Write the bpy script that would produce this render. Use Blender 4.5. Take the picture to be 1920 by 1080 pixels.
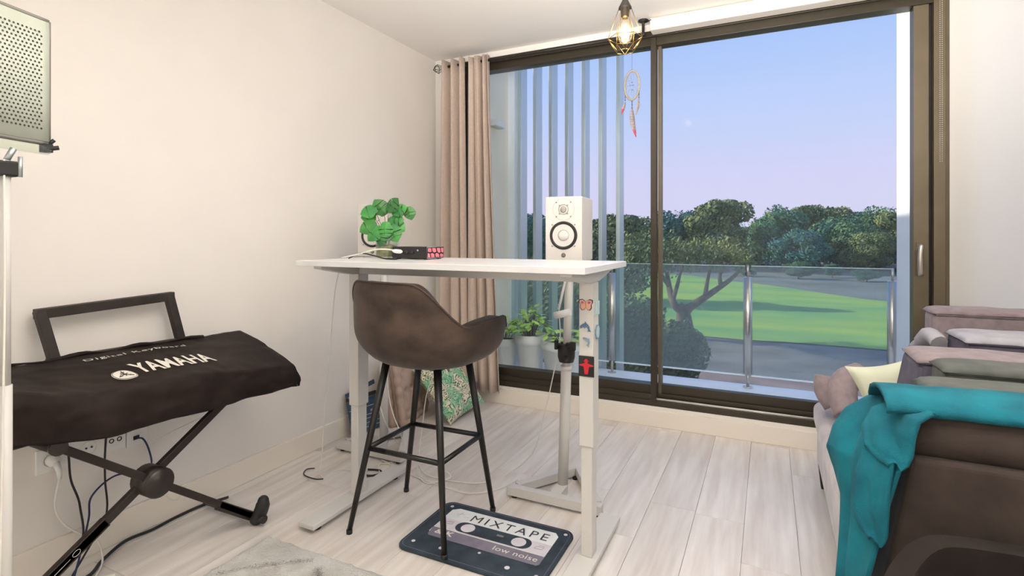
import bpy, math, random
from math import sin, cos, pi, radians, sqrt, atan2, exp
from mathutils import Vector, Matrix, noise

scene = bpy.context.scene
for o in list(bpy.data.objects): bpy.data.objects.remove(o)
COL = scene.collection
rnd = random.Random(7)

# ------------------------------------------------------------------ camera, world, sun, exposure
H = 1.21; YAW = 25.7
cd = bpy.data.cameras.new('camera'); cam = bpy.data.objects.new('camera', cd); COL.objects.link(cam)
cd.sensor_width = 36; cd.lens = 18.75; cd.shift_y = -94/1920; cd.clip_start = .05; cd.clip_end = 600
cam.location = (0, 0, H); cam.rotation_euler = (radians(90), 0, radians(YAW)); scene.camera = cam

vs = scene.view_settings; vs.view_transform = 'Standard'; vs.look = 'None'; vs.gamma = 1; vs.use_curve_mapping = False
vs.exposure = 0.0
scene.display_settings.display_device = 'sRGB'

w = bpy.data.worlds.new('sky'); scene.world = w; w.use_nodes = True
nt = w.node_tree; nt.nodes.clear()
tc = nt.nodes.new('ShaderNodeTexCoord'); sx = nt.nodes.new('ShaderNodeSeparateXYZ')
nt.links.new(tc.outputs['Generated'], sx.inputs[0])
cr = nt.nodes.new('ShaderNodeValToRGB'); nt.links.new(sx.outputs['Z'], cr.inputs[0])
e = cr.color_ramp.elements
e[0].position = 0.0; e[0].color = (.72, .66, .86, 1)
e[1].position = 1.0; e[1].color = (.18, .36, .85, 1)
for p, c in ((.10, (.69, .66, .90)), (.22, (.53, .63, .93)), (.42, (.31, .50, .94)), (.7, (.24, .43, .9))):
    q = cr.color_ramp.elements.new(p); q.color = (*c, 1)
bg = nt.nodes.new('ShaderNodeBackground'); bg.inputs[1].default_value = 1.04
wo = nt.nodes.new('ShaderNodeOutputWorld'); nt.links.new(cr.outputs[0], bg.inputs[0]); nt.links.new(bg.outputs[0], wo.inputs[0])

sl = bpy.data.lights.new('sun', 'SUN'); so = bpy.data.objects.new('sun', sl); COL.objects.link(so)
sl.energy = 5.5; sl.color = (1, .88, .66); sl.angle = radians(1)
so.rotation_euler = Vector((.97, .03, -.47)).to_track_quat('-Z', 'Y').to_euler()
so.location = (-20, -4, 12)

def area(name, loc, d, sx_, sy_, en, col):
    l = bpy.data.lights.new(name, 'AREA'); o = bpy.data.objects.new(name, l); COL.objects.link(o)
    l.shape = 'RECTANGLE'; l.size = sx_; l.size_y = sy_; l.energy = en; l.color = col
    o.location = loc; o.rotation_euler = Vector(d).to_track_quat('-Z', 'Y').to_euler(); return o
# unseen area lights added to brighten the room: rear, right, overhead, upward
area('rear_fill_light', (-.6, -2.45, 1.5), (0, 1, 0.05), 2.6, 1.9, 25, (1, .97, .94))  # added fill from behind the camera, no rear window is modelled
area('side_fill_light', (1.16, 1.35, 1.65), (-1, .25, -.35), 1.9, 1.4, 12, (1, .985, .97))  # added side fill; the window frame around it is added too
area('ceiling_fill_light', (-.4, 1.5, 2.57), (0, 0, -1), 1.5, 1.5, 9, (1, .985, .97))  # added overhead fill, without a fixture
up_ = area('upward_fill_light', (-.1, -.2, 1.45), (-.02, 1.0, 1), 1.1, 1.1, 84, (1, .96, .92)); up_.data.spread = radians(95)  # added fill aimed up at the ceiling, without a lamp body

# ------------------------------------------------------------------ helpers
SY, CY = sin(radians(YAW)), cos(radians(YAW))
def P(px, py, x=None, y=None, z=None, Z=None):
    """surveyed point: sight line through a photo pixel met with a known plane of the room"""
    u = (px-960)/1000; v = (446-py)/1000
    if Z is None:
        if x is not None: Z = x/(u*CY-SY)
        elif y is not None: Z = y/(u*SY+CY)
        else: Z = (z-H)/v
    return Vector(((u*CY-SY)*Z, (u*SY+CY)*Z, H+v*Z))

def wloc(o):
    v = Vector((0, 0, 0))
    while o is not None:
        v += o.location; o = o.parent
    return v
def thing(name, label, cat, loc=(0, 0, 0), rz=0, group=None):
    o = bpy.data.objects.new(name, None); COL.objects.link(o); o.empty_display_size = .05
    o.location = loc; o.rotation_euler = (0, 0, rz); o['label'] = label; o['category'] = cat
    if group: o['group'] = group
    return o
def tag(o, label=None, cat=None, group=None, kind=None):
    if label: o['label'] = label
    if cat: o['category'] = cat
    if group: o['group'] = group
    if kind: o['kind'] = kind
    return o

class MB:
    def __init__(s): s.v = []; s.f = []; s.sm = []
    def add(s, vs_, fs, smooth=False):
        n = len(s.v); s.v += [Vector(a) for a in vs_]
        for f in fs: s.f.append([i+n for i in f]); s.sm.append(smooth)
        return s
    def box(s, a, b):
        x0, y0, z0 = a; x1, y1, z1 = b
        return s.add([(x0,y0,z0),(x1,y0,z0),(x1,y1,z0),(x0,y1,z0),(x0,y0,z1),(x1,y0,z1),(x1,y1,z1),(x0,y1,z1)],
                     [(3,2,1,0),(4,5,6,7),(0,1,5,4),(1,2,6,5),(2,3,7,6),(3,0,4,7)])
    def hexa(s, p):   # 8 points: bottom loop 4, top loop 4
        return s.add(p, [(3,2,1,0),(4,5,6,7),(0,1,5,4),(1,2,6,5),(2,3,7,6),(3,0,4,7)])
    def tube(s, pts, r, seg=10, cap=True, closed=False):
        pts = [Vector(p) for p in pts]; n = len(pts)
        R = r if isinstance(r, (list, tuple)) else [r]*n
        vs_ = []; up = None
        for i, p in enumerate(pts):
            if closed: t = pts[(i+1) % n]-pts[i-1]
            else: t = pts[min(i+1, n-1)]-pts[max(i-1, 0)]
            t.normalize()
            if up is None:
                up = Vector((0, 0, 1)) if abs(t.z) < .9 else Vector((1, 0, 0))
            a = up-t*up.dot(t)
            if a.length < 1e-4: a = t.orthogonal()
            a.normalize(); up = a; b = t.cross(a)
            for k in range(seg):
                q = 2*pi*k/seg; vs_.append(p+(a*cos(q)+b*sin(q))*R[i])
        fs = []
        for i in range(n if closed else n-1):
            for k in range(seg):
                j = (i+1) % n
                fs.append((i*seg+k, i*seg+(k+1) % seg, j*seg+(k+1) % seg, j*seg+k))
        s.add(vs_, fs, True)
        if cap and not closed:
            m = len(s.v)-len(vs_)
            s.f.append([m+k for k in range(seg)][::-1]); s.sm.append(False)
            s.f.append([m+(n-1)*seg+k for k in range(seg)]); s.sm.append(False)
        return s
    def lathe(s, prof, c=(0, 0, 0), seg=24, M=None):
        c = Vector(c); vs_ = []
        for r, z in prof:
            for k in range(seg):
                q = 2*pi*k/seg; p = Vector((r*cos(q), r*sin(q), z))
                vs_.append((M @ p if M else p)+c)
        fs = []
        for i in range(len(prof)-1):
            for k in range(seg):
                fs.append((i*seg+k, i*seg+(k+1) % seg, (i+1)*seg+(k+1) % seg, (i+1)*seg+k))
        s.add(vs_, fs, True)
        return s
    def prism(s, poly, f, d, smooth=False):
        """poly: list of 2D; f: 2D->3D; d: thickness vector"""
        n = len(poly); a = [Vector(f(*p)) for p in poly]; b = [p+Vector(d) for p in a]
        return s.add(a+b, [list(range(n))[::-1], list(range(n, 2*n))]+[(i, (i+1) % n, (i+1) % n+n, i+n) for i in range(n)], smooth)
    def grid(s, nu, nv, f, smooth=True):
        vs_ = [f(i/(nu-1), j/(nv-1)) for i in range(nu) for j in range(nv)]
        fs = [(i*nv+j, (i+1)*nv+j, (i+1)*nv+j+1, i*nv+j+1) for i in range(nu-1) for j in range(nv-1)]
        return s.add(vs_, fs, smooth)
    def build(s, name, mat, parent=None, local=False, bevel=0, seg=2, subsurf=0, solid=0, mats=None):
        o_ = wloc(parent) if (parent is not None and not local) else Vector((0, 0, 0))
        me = bpy.data.meshes.new(name); me.from_pydata([tuple(v-o_) for v in s.v], [], s.f); me.update()
        me.polygons.foreach_set('use_smooth', s.sm if len(s.sm) == len(me.polygons) else [False]*len(me.polygons))
        me.materials.append(mat)
        for m in (mats or []): me.materials.append(m)
        o = bpy.data.objects.new(name, me); COL.objects.link(o)
        if parent is not None: o.parent = parent
        if solid: m = o.modifiers.new('s', 'SOLIDIFY'); m.thickness = solid; m.offset = 0
        if bevel: m = o.modifiers.new('b', 'BEVEL'); m.width = bevel; m.segments = seg; m.limit_method = 'ANGLE'; m.angle_limit = radians(40)
        if subsurf: m = o.modifiers.new('u', 'SUBSURF'); m.levels = subsurf; m.render_levels = subsurf
        return o

def smooth_path(pts, n=8):
    pts = [Vector(p) for p in pts]; out = []
    for i in range(len(pts)-1):
        p0 = pts[max(i-1, 0)]; p1 = pts[i]; p2 = pts[i+1]; p3 = pts[min(i+2, len(pts)-1)]
        for k in range(n):
            t = k/n
            out.append(.5*((2*p1)+(-p0+p2)*t+(2*p0-5*p1+4*p2-p3)*t*t+(-p0+3*p1-3*p2+p3)*t**3))
    out.append(pts[-1]); return out
def interp(xs, ys, x):
    if x <= xs[0]: return ys[0]
    for i in range(len(xs)-1):
        if x <= xs[i+1]:
            t = (x-xs[i])/(xs[i+1]-xs[i]); t = t*t*(3-2*t)*.5+t*.5
            return ys[i]+(ys[i+1]-ys[i])*t
    return ys[-1]
def superell(n, a, b, e=.6):
    out = []
    for k in range(n):
        q = 2*pi*k/n; c, s_ = cos(q), sin(q)
        out.append((a*math.copysign(abs(c)**e, c), b*math.copysign(abs(s_)**e, s_)))
    return out

# ------------------------------------------------------------------ materials
def mat(name, col, rough=.5, metal=0, noise_=0, nscale=20, bump=0, bscale=200, sheen=0, col2=None, stretch=None, rand=0, spec=None, alpha_coat=0, detail=4):
    m = bpy.data.materials.new(name); m.use_nodes = True; t = m.node_tree; b = t.nodes['Principled BSDF']
    b.inputs['Base Color'].default_value = (*col, 1); b.inputs['Roughness'].default_value = rough; b.inputs['Metallic'].default_value = metal
    if spec is not None: b.inputs['Specular IOR Level'].default_value = spec
    if sheen: b.inputs['Sheen Weight'].default_value = sheen; b.inputs['Sheen Roughness'].default_value = .4
    if alpha_coat: b.inputs['Coat Weight'].default_value = alpha_coat
    co = None
    if noise_ or bump or col2 or rand:
        tx = t.nodes.new('ShaderNodeTexCoord'); co = tx.outputs['Object']
        if rand:
            oi = t.nodes.new('ShaderNodeObjectInfo'); ad = t.nodes.new('ShaderNodeVectorMath'); ad.operation = 'ADD'
            sc = t.nodes.new('ShaderNodeMath'); sc.operation = 'MULTIPLY'; sc.inputs[1].default_value = 37
            t.links.new(oi.outputs['Random'], sc.inputs[0]); t.links.new(co, ad.inputs[0]); t.links.new(sc.outputs[0], ad.inputs[1]); co = ad.outputs[0]
        if stretch:
            mp = t.nodes.new('ShaderNodeMapping'); mp.inputs['Scale'].default_value = stretch; t.links.new(co, mp.inputs[0]); co = mp.outputs[0]
    if noise_ or col2:
        n = t.nodes.new('ShaderNodeTexNoise'); n.inputs['Scale'].default_value = nscale; n.inputs['Detail'].default_value = detail; t.links.new(co, n.inputs['Vector'])
        r = t.nodes.new('ShaderNodeValToRGB'); r.color_ramp.elements[0].position = .35; r.color_ramp.elements[1].position = .68
        c2 = col2 or tuple(min(1, c*(1+noise_)) for c in col); c1 = col if col2 else tuple(c*(1-noise_) for c in col)
        r.color_ramp.elements[0].color = (*c1, 1); r.color_ramp.elements[1].color = (*c2, 1)
        t.links.new(n.outputs['Fac'], r.inputs[0]); out = r.outputs[0]
        if rand:
            hs = t.nodes.new('ShaderNodeHueSaturation'); mr = t.nodes.new('ShaderNodeMapRange')
            mr.inputs['To Min'].default_value = 1-rand; mr.inputs['To Max'].default_value = 1+rand
            t.links.new(oi.outputs['Random'], mr.inputs['Value']); t.links.new(mr.outputs[0], hs.inputs['Value']); t.links.new(out, hs.inputs['Color']); out = hs.outputs[0]
        t.links.new(out, b.inputs['Base Color'])
    if bump:
        n = t.nodes.new('ShaderNodeTexNoise'); n.inputs['Scale'].default_value = bscale; n.inputs['Detail'].default_value = 3; t.links.new(co, n.inputs['Vector'])
        bp = t.nodes.new('ShaderNodeBump'); bp.inputs['Strength'].default_value = bump; bp.inputs['Distance'].default_value = .01
        t.links.new(n.outputs['Fac'], bp.inputs['Height']); t.links.new(bp.outputs[0], b.inputs['Normal'])
    return m

def glass_mat(name, tint, gloss=.06, haze=0):
    m = bpy.data.materials.new(name); m.use_nodes = True; t = m.node_tree; t.nodes.clear()
    tr = t.nodes.new('ShaderNodeBsdfTransparent'); tr.inputs[0].default_value = (*tint, 1)
    gl = t.nodes.new('ShaderNodeBsdfGlossy'); gl.inputs['Roughness'].default_value = .02
    fr = t.nodes.new('ShaderNodeFresnel'); fr.inputs[0].default_value = 1.45
    mu = t.nodes.new('ShaderNodeMath'); mu.operation = 'MULTIPLY'; mu.inputs[1].default_value = gloss; gm = t.nodes.new('ShaderNodeNewGeometry'); sb = t.nodes.new('ShaderNodeMath'); sb.operation = 'SUBTRACT'; sb.inputs[0].default_value = 1; t.links.new(gm.outputs['Backfacing'], sb.inputs[1]); m0 = t.nodes.new('ShaderNodeMath'); m0.operation = 'MULTIPLY'; t.links.new(sb.outputs[0], m0.inputs[0]); t.links.new(fr.outputs[0], m0.inputs[1]); t.links.new(m0.outputs[0], mu.inputs[0])
    mx = t.nodes.new('ShaderNodeMixShader'); t.links.new(mu.outputs[0], mx.inputs[0]); t.links.new(tr.outputs[0], mx.inputs[1]); t.links.new(gl.outputs[0], mx.inputs[2])
    last = mx.outputs[0]
    if haze:
        df = t.nodes.new('ShaderNodeBsdfDiffuse'); df.inputs[0].default_value = (.8, .85, .9, 1)
        tl = t.nodes.new('ShaderNodeBsdfTranslucent'); tl.inputs[0].default_value = (.8, .85, .9, 1)
        am = t.nodes.new('ShaderNodeMixShader'); am.inputs[0].default_value = .5; t.links.new(df.outputs[0], am.inputs[1]); t.links.new(tl.outputs[0], am.inputs[2])
        m2 = t.nodes.new('ShaderNodeMixShader'); m2.inputs[0].default_value = haze; t.links.new(last, m2.inputs[1]); t.links.new(am.outputs[0], m2.inputs[2]); last = m2.outputs[0]
    o = t.nodes.new('ShaderNodeOutputMaterial'); t.links.new(last, o.inputs[0]); return m

M = {}
M['wall'] = mat('wall_paint', (.84, .795, .74), .85, noise_=.012, nscale=3, bump=.03, bscale=180)
M['ceiling'] = mat('ceiling_paint', (.88, .845, .80), .9, bump=.02, bscale=150)
M['trim'] = mat('trim_paint', (.86, .79, .69), .5, noise_=.01, nscale=5)
M['plank'] = mat('oak_laminate', (.64, .575, .52), .30, col2=(.80, .755, .71), nscale=2.2, stretch=(11, .9, 1), rand=.07, bump=.05, bscale=60, detail=8)
M['joint'] = mat('joint', (.74, .66, .56), .8, noise_=.1)
M['frame'] = mat('bronze_aluminium', (.050, .040, .026), .38, metal=.35, noise_=.06, nscale=8)
M['frame_side'] = mat('bronze_aluminium_inner', (.15, .12, .075), .4, metal=.3, noise_=.06, nscale=8)
M['rubber'] = mat('black_rubber', (.012, .012, .012), .6, noise_=.1)
M['glass'] = glass_mat('window_glass', (.96, .985, 1.0), .08, .03)
M['rail_glass'] = glass_mat('balustrade_glass', (.84, .94, .93), .4, .10)
M['glass_edge'] = mat('glass_edge_green', (.55, .72, .72), .2, noise_=.05)
M['steel'] = mat('brushed_steel', (.62, .58, .52), .28, metal=1, noise_=.08, nscale=12, stretch=(1, 1, .05))
M['white'] = mat('white_powder_coat', (.62, .60, .565), .42, noise_=.01, nscale=6)
M['deskwhite'] = mat('white_laminate', (.74, .74, .74), .25, noise_=.01, nscale=6)
M['whiteplastic'] = mat('white_plastic', (.86, .85, .82), .35, noise_=.01)
M['exterior'] = mat('exterior_render', (.95, .88, .74), .9, noise_=.03, nscale=4, bump=.1, bscale=80)
M['extwhite'] = mat('exterior_white', (.90, .93, .95), .8, noise_=.02, nscale=4)
M['fin'] = mat('fin_aluminium', (.58, .66, .68), .32, metal=.65, noise_=.03, nscale=3)
M['deck'] = mat('balcony_tile', (.86, .86, .88), .5, noise_=.03, nscale=8)
M['velvet'] = mat('brown_velvet', (.028, .017, .011), .8, sheen=.14, col2=(.085, .055, .040), nscale=7, bump=.06, bscale=300, stretch=(1, 1, 1.6))
M['black'] = mat('black_metal', (.012, .011, .010), .38, metal=.2, noise_=.1)
M['blackrod'] = mat('black_rod_metal', (.02, .016, .012), .5, noise_=.1)
M['curtain'] = mat('taupe_curtain', (.56, .45, .375), .9, noise_=.05, nscale=60, bump=.12, bscale=600, sheen=.15)
M['cover'] = mat('black_nylon', (.010, .006, .005), .62, col2=(.022, .014, .011), spec=.18, nscale=5, bump=.15, bscale=14)
M['print'] = mat('white_print', (.74, .70, .62), .7, noise_=.05, nscale=60)
M['standgrey'] = mat('dark_stand_metal', (.028, .020, .016), .35, metal=.2, noise_=.1)
M['bracket'] = mat('zinc_bolt', (.45, .5, .5), .35, metal=.8, noise_=.1)
M['interface'] = mat('black_device', (.018, .014, .016), .35, noise_=.2)
M['pink'] = mat('pink_panel', (.80, .20, .25), .5, noise_=.1, nscale=30)
M['leaf'] = mat('monstera_leaf', (.025, .17, .045), .42, col2=(.08, .34, .06), nscale=12, rand=.4)
M['basil'] = mat('basil_leaf', (.34, .62, .08), .4, col2=(.58, .80, .16), nscale=15, rand=.15)
M['stem'] = mat('plant_stem', (.12, .09, .04), .6, noise_=.2)
M['pot'] = mat('pot_plastic', (.92, .90, .84), .5, noise_=.02)
M['soil'] = mat('soil', (.05, .035, .02), .95, noise_=.4, nscale=80, bump=.5, bscale=120)
M['vase'] = glass_mat('vase_glass', (.90, .94, .88), 1.2, .05)
M['moss'] = mat('moss_and_roots', (.28, .25, .12), .9, col2=(.50, .46, .30), nscale=60, bump=.5, bscale=150)
M['matdark'] = mat('mat_navy', (.018, .028, .040), .9, col2=(.035, .055, .075), nscale=14, bump=.1, bscale=500)
M['matlabel'] = mat('mat_label_white', (.62, .57, .62), .9, col2=(.72, .68, .72), nscale=20)
M['matband'] = mat('mat_band_grey', (.17, .155, .20), .9, col2=(.22, .20, .25), nscale=25)
M['matwhite'] = mat('mat_top_white', (.76, .78, .78), .9, noise_=.04, nscale=25)
M['rug'] = mat('shaggy_rug', (.52, .50, .46), 1, col2=(.66, .65, .61), nscale=9, bump=.8, bscale=160)
M['rugdark'] = mat('rug_motif', (.28, .23, .21), 1, noise_=.3, nscale=60, bump=.6, bscale=160)
M['sofa'] = mat('sofa_velvet', (.026, .017, .013), .85, sheen=.07, col2=(.058, .040, .031), nscale=8, bump=.08, bscale=250)
M['tubdark'] = mat('dark_velvet', (.012, .009, .008), .9, col2=(.026, .019, .016), nscale=9, spec=.2)
M['sofapale'] = mat('sofa_plinth_velvet', (.42, .38, .38), .85, sheen=.3, col2=(.55, .50, .50), nscale=9)
M['cushpink'] = mat('cushion_mauve', (.23, .18, .19), .9, col2=(.30, .24, .25), nscale=30, sheen=.2)
M['cushlilac'] = mat('cushion_lilac_side', (.085, .078, .11), .9, col2=(.12, .11, .145), nscale=20)
M['cushgreen'] = mat('cushion_grey_green', (.09, .098, .088), .9, col2=(.125, .13, .115), nscale=20)
M['cushdark'] = mat('cushion_dark_teal', (.045, .075, .080), .9, noise_=.15, nscale=20)
M['cushwhite'] = mat('cushion_pale_grey', (.36, .35, .39), .9, col2=(.45, .44, .48), nscale=14)
M['cream'] = mat('cream_pillow', (.60, .62, .47), .9, noise_=.06, nscale=10)
M['teal'] = mat('teal_fleece', (.0, .095, .135), .95, col2=(.001, .17, .22), nscale=9, bump=.3, bscale=350)
M['tuft'] = mat('mauve_cushion', (.42, .31, .25), .9, col2=(.52, .40, .33), nscale=12)
M['slate'] = mat('clapper_slate', (.035, .075, .13), .25, noise_=.1)  # blue reflection mixed into the black board colour
M['woodblack'] = mat('black_wood', (.02, .016, .013), .5, noise_=.2)
M['restwood'] = mat('music_rest_fabric', (.022, .016, .012), .6, noise_=.3, nscale=25)
M['clear'] = mat('panel_shell', (.56, .60, .50), .3, noise_=.03, nscale=5)
M['hole'] = mat('perforation_dark', (.10, .11, .09), .8, noise_=.1)
M['brass'] = mat('aged_brass', (.45, .30, .12), .35, metal=1, noise_=.1)
M['darkcord'] = mat('black_cable', (.012, .012, .014), .5, noise_=.1)
M['bluecord'] = mat('navy_cable', (.012, .025, .09), .5, noise_=.1)
M['whitecord'] = mat('white_cable', (.78, .75, .68), .5, noise_=.02)
M['red'] = mat('magnet_red', (.55, .01, .02), .5, noise_=.05)
M['magblack'] = mat('magnet_black', (.008, .007, .007), .5, noise_=.05)
M['blue'] = mat('magnet_blue', (.08, .15, .25), .4, noise_=.3, nscale=80)
M['blue2'] = mat('magnet_pale_blue', (.20, .30, .38), .4, noise_=.3, nscale=80)
M['peach'] = mat('magnet_peach', (.72, .36, .26), .5, noise_=.1, nscale=80)
M['purple'] = mat('magnet_purple', (.35, .10, .28), .5, noise_=.1)
M['paleteal'] = mat('magnet_pale_teal', (.45, .60, .60), .4, noise_=.1)
M['feather'] = mat('feather_grey', (.42, .36, .36), .8, noise_=.1, nscale=60)
M['featherred'] = mat('feather_red_tip', (.65, .12, .16), .8, noise_=.1, nscale=60)
M['hoop'] = mat('hoop_suede', (.42, .38, .32), .9, noise_=.1, nscale=60)
M['bead'] = mat('bead_dark', (.10, .05, .04), .4, noise_=.2)
M['tweeter'] = mat('tweeter_mesh', (.30, .30, .26), .6, noise_=.05)
M['cone'] = mat('white_cone', (.62, .59, .55), .5, noise_=.02)
M['spk'] = mat('speaker_white', (.64, .60, .56), .5, noise_=.015)
M['grey'] = mat('screw_grey', (.28, .26, .24), .4, metal=.5, noise_=.05)
M['bark'] = mat('bark', (.18, .13, .09), .95, noise_=.35, nscale=6, bump=.6, bscale=12)

def leafmat(name, c, c2):
    m = mat(name, c, .7, col2=c2, nscale=.45, rand=.18, detail=6); return m
M['oak1'] = leafmat('tree_leaves_teal', (.025, .15, .16), (.09, .26, .15))  # teal puts the distant haze into the leaf colour
M['oak2'] = leafmat('tree_leaves_green', (.035, .15, .10), (.14, .26, .09))
M['oak3'] = leafmat('tree_leaves_olive', (.05, .12, .05), (.22, .25, .07))
M['shrubm'] = leafmat('shrub_leaves', (.03, .10, .06), (.17, .20, .06))
M['fairway'] = mat('fairway_grass', (.16, .36, .09), .95, col2=(.42, .50, .05), nscale=.12, stretch=(1, 2.5, 1), bump=.2, bscale=8, detail=8)
M['rough'] = mat('rough_ground', (.14, .125, .10), 1, col2=(.24, .21, .19), nscale=.2, bump=.4, bscale=4, detail=8)
M['dirt'] = mat('dirt_track', (.16, .125, .115), 1, col2=(.27, .215, .20), nscale=.6, bump=.4, bscale=6, detail=8)

# blind fabric: lets daylight through
def blind_mat():
    m = bpy.data.materials.new('blind_fabric'); m.use_nodes = True; t = m.node_tree; t.nodes.clear()
    d = t.nodes.new('ShaderNodeBsdfDiffuse'); d.inputs[0].default_value = (.97, .955, .92, 1)
    tl = t.nodes.new('ShaderNodeBsdfTranslucent'); tl.inputs[0].default_value = (1, .98, .93, 1)
    n = t.nodes.new('ShaderNodeTexNoise'); n.inputs['Scale'].default_value = 400
    mr = t.nodes.new('ShaderNodeMapRange'); mr.inputs['To Min'].default_value = .32; mr.inputs['To Max'].default_value = .38
    t.links.new(n.outputs['Fac'], mr.inputs['Value'])
    mx = t.nodes.new('ShaderNodeMixShader'); t.links.new(mr.outputs[0], mx.inputs[0]); t.links.new(d.outputs[0], mx.inputs[1]); t.links.new(tl.outputs[0], mx.inputs[2])
    o = t.nodes.new('ShaderNodeOutputMaterial'); t.links.new(mx.outputs[0], o.inputs[0]); return m
M['blind'] = blind_mat()

def emis(name, col, s):
    m = bpy.data.materials.new(name); m.use_nodes = True; t = m.node_tree; t.nodes.clear()
    en = t.nodes.new('ShaderNodeEmission'); en.inputs[0].default_value = (*col, 1); en.inputs[1].default_value = s
    o = t.nodes.new('ShaderNodeOutputMaterial'); t.links.new(en.outputs[0], o.inputs[0]); return m
M['filament'] = emis('glowing_filament', (1, .62, .22), 60)

def struct(o): o['kind'] = 'structure'; return o

def text_mesh(s, size, mapf, name, material, parent, align='CENTER', depth=.0006, spacing=1, offset=0, local=False, sx_=1, shear=0):
    c = bpy.data.curves.new('t', 'FONT'); c.body = s; c.size = size; c.align_x = align; c.align_y = 'CENTER'
    c.space_character = spacing; c.offset = offset; c.shear = shear; c.resolution_u = 3
    o = bpy.data.objects.new('t', c); COL.objects.link(o); bpy.context.view_layer.update()
    dg = bpy.context.evaluated_depsgraph_get(); me = bpy.data.meshes.new_from_object(o.evaluated_get(dg))
    mb = MB(); mb.add([mapf(v.co.x*sx_, v.co.y) for v in me.vertices], [list(p.vertices) for p in me.polygons])
    bpy.data.objects.remove(o); bpy.data.curves.remove(c); bpy.data.meshes.remove(me)
    return mb.build(name, material, parent, local=local)

# ------------------------------------------------------------------ room shell
WX, WY, CZ, RX, BY = -2.34, 3.49, 2.586, 1.22, -2.6
floor = struct(MB().box((WX-.12, BY-.1, -.15), (RX+.12, WY+.12, -.012)).build('floor', M['joint']))
k = 0; PW = .198
xs = .105
cols = [xs+PW*i for i in range(-13, 6)]
for i, x0 in enumerate(cols):
    x1 = x0+PW; a = max(x0, WX)+.0006; b = min(x1, RX)-.0006
    if b-a < .01: continue
    L = 1.285; y = BY+rnd.random()*-.9
    while y < WY:
        ya = max(y, BY)+.0006; yb = min(y+L, WY)-.0006
        if yb-ya > .02:
            MB().box((a, ya, -.012), (b, yb, 0)).build('plank', M['plank'], floor, bevel=.0007, seg=1)
        y += L
struct(MB().box((WX-.12, BY, -.15), (WX, WY+.12, CZ)).build('wall_left', M['wall']))
struct(MB().box((RX, BY, -.15), (RX+.12, WY+.12, CZ)).build('wall_right', M['wall']))
struct(MB().box((WX-.12, BY-.12, -.15), (RX+.12, BY, CZ)).build('wall_rear', M['wall']))
struct(MB().box((WX-.12, BY-.12, CZ), (RX+.12, WY+.13, CZ+.15)).build('ceiling', M['ceiling']))
wb = MB().box((WX, WY, 0), (RX, WY+.13, .126)).box((WX, WY, .126), (-2.12, WY+.13, CZ)).box((-2.12, WY, 2.545), (RX, WY+.13, CZ))
struct(wb.build('wall_window', M['wall']))
struct(MB().box((WX, BY, 0), (WX+.014, WY-.02, .118)).build('baseboard_left', M['trim'], bevel=.003))
struct(MB().box((WX+.014, WY-.02, 0), (RX, WY, .105)).build('baseboard_window', M['trim'], bevel=.003))

# added window, out of view, to give the side fill light a source
w2 = struct(MB().box((RX-.03, .35, .90), (RX-.002, 2.35, .95)).build('added_window', M['frame']))
for a_, b_ in (((RX-.03, .35, 2.40), (RX-.002, 2.35, 2.45)), ((RX-.03, .35, .95), (RX-.002, .40, 2.40)), ((RX-.03, 2.30, .95), (RX-.002, 2.35, 2.40))): MB().box(a_, b_).build('window_frame', M['frame'], w2)
MB().box((RX-.012, .40, .95), (RX-.006, 2.30, 2.40)).build('added_blind', M['blind'], w2)
# sliding window
win = struct(MB().box((-2.12, 3.49, .126), (RX, 3.62, .165)).box((-2.12, 3.49, 2.52), (RX, 3.62, 2.545)).build('window_1', M['frame'], bevel=.002))
def wp(a, b, name='window_frame', m='frame', par=win, bev=.002): return MB().box(a, b).build(name, M[m], par, bevel=bev)
wp((-2.12, 3.505, 2.455), (.80, 3.60, 2.52))                      # head
wp((-2.12, 3.482, 2.505), (RX, 3.492, 2.54))
wp((-2.12, 3.515, .165), (-.655, 3.60, .255), 'bottom_rail')       # left leaf
wp((-2.12, 3.495, .165), (-.655, 3.512, .20), 'track')
wp((-.655, 3.555, .165), (.80, 3.60, .255), 'bottom_rail')         # right leaf, set back
wp((-.655, 3.50, .165), (.80, 3.508, .178), 'track', 'steel')
wp((-.655, 3.53, .165), (.80, 3.536, .20), 'track')
wp((-.686, 3.485, .150), (-.652, 3.545, 2.50), 'mullion')
wp((-.650, 3.545, .165), (-.628, 3.60, 2.49), 'mullion', 'frame_side')
wp((-2.12, 3.515, .255), (-2.07, 3.60, 2.455), 'stile')
wp((.70, 3.515, .255), (.768, 3.60, 2.455), 'stile', 'frame_side')
wp((.768, 3.54, .165), (.784, 3.60, 2.52), 'seal', 'rubber')
wp((.784, 3.495, .165), (.835, 3.62, 2.52), 'stile', 'frame_side')
wp((.835, 3.50, .165), (.955, 3.62, 2.52), 'stile', 'frame_side')
wp((.955, 3.53, .165), (RX, 3.60, .255), 'bottom_rail')
for a, b, yy in ((-2.07, -.67, 3.556), (-.628, .70, 3.578), (.955, RX, 3.57)):
    MB().box((a, yy, .255), (b, yy+.008, 2.455)).build('pane', M['glass'], win)
hm = MB().box((.712, 3.500, 1.055), (.74, 3.515, 1.185))
hm.build('handle_plate', M['frame_side'], win, bevel=.003)
MB().tube([(.726, 3.50, 1.165), (.726, 3.468, 1.165)], .010, 12).tube(smooth_path([(.726, 3.468, 1.170), (.720, 3.462, 1.13), (.719, 3.463, 1.07), (.722, 3.468, 1.01)], 4), [.011]*6+[.012]*7, 12).build('handle', M['steel'], win)
MB().box((1.02, 3.50, 1.06), (1.04, 3.53, 1.10)).box((1.02, 3.492, .96), (1.034, 3.502, 1.10)).build('handle', M['steel'], win)

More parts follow.
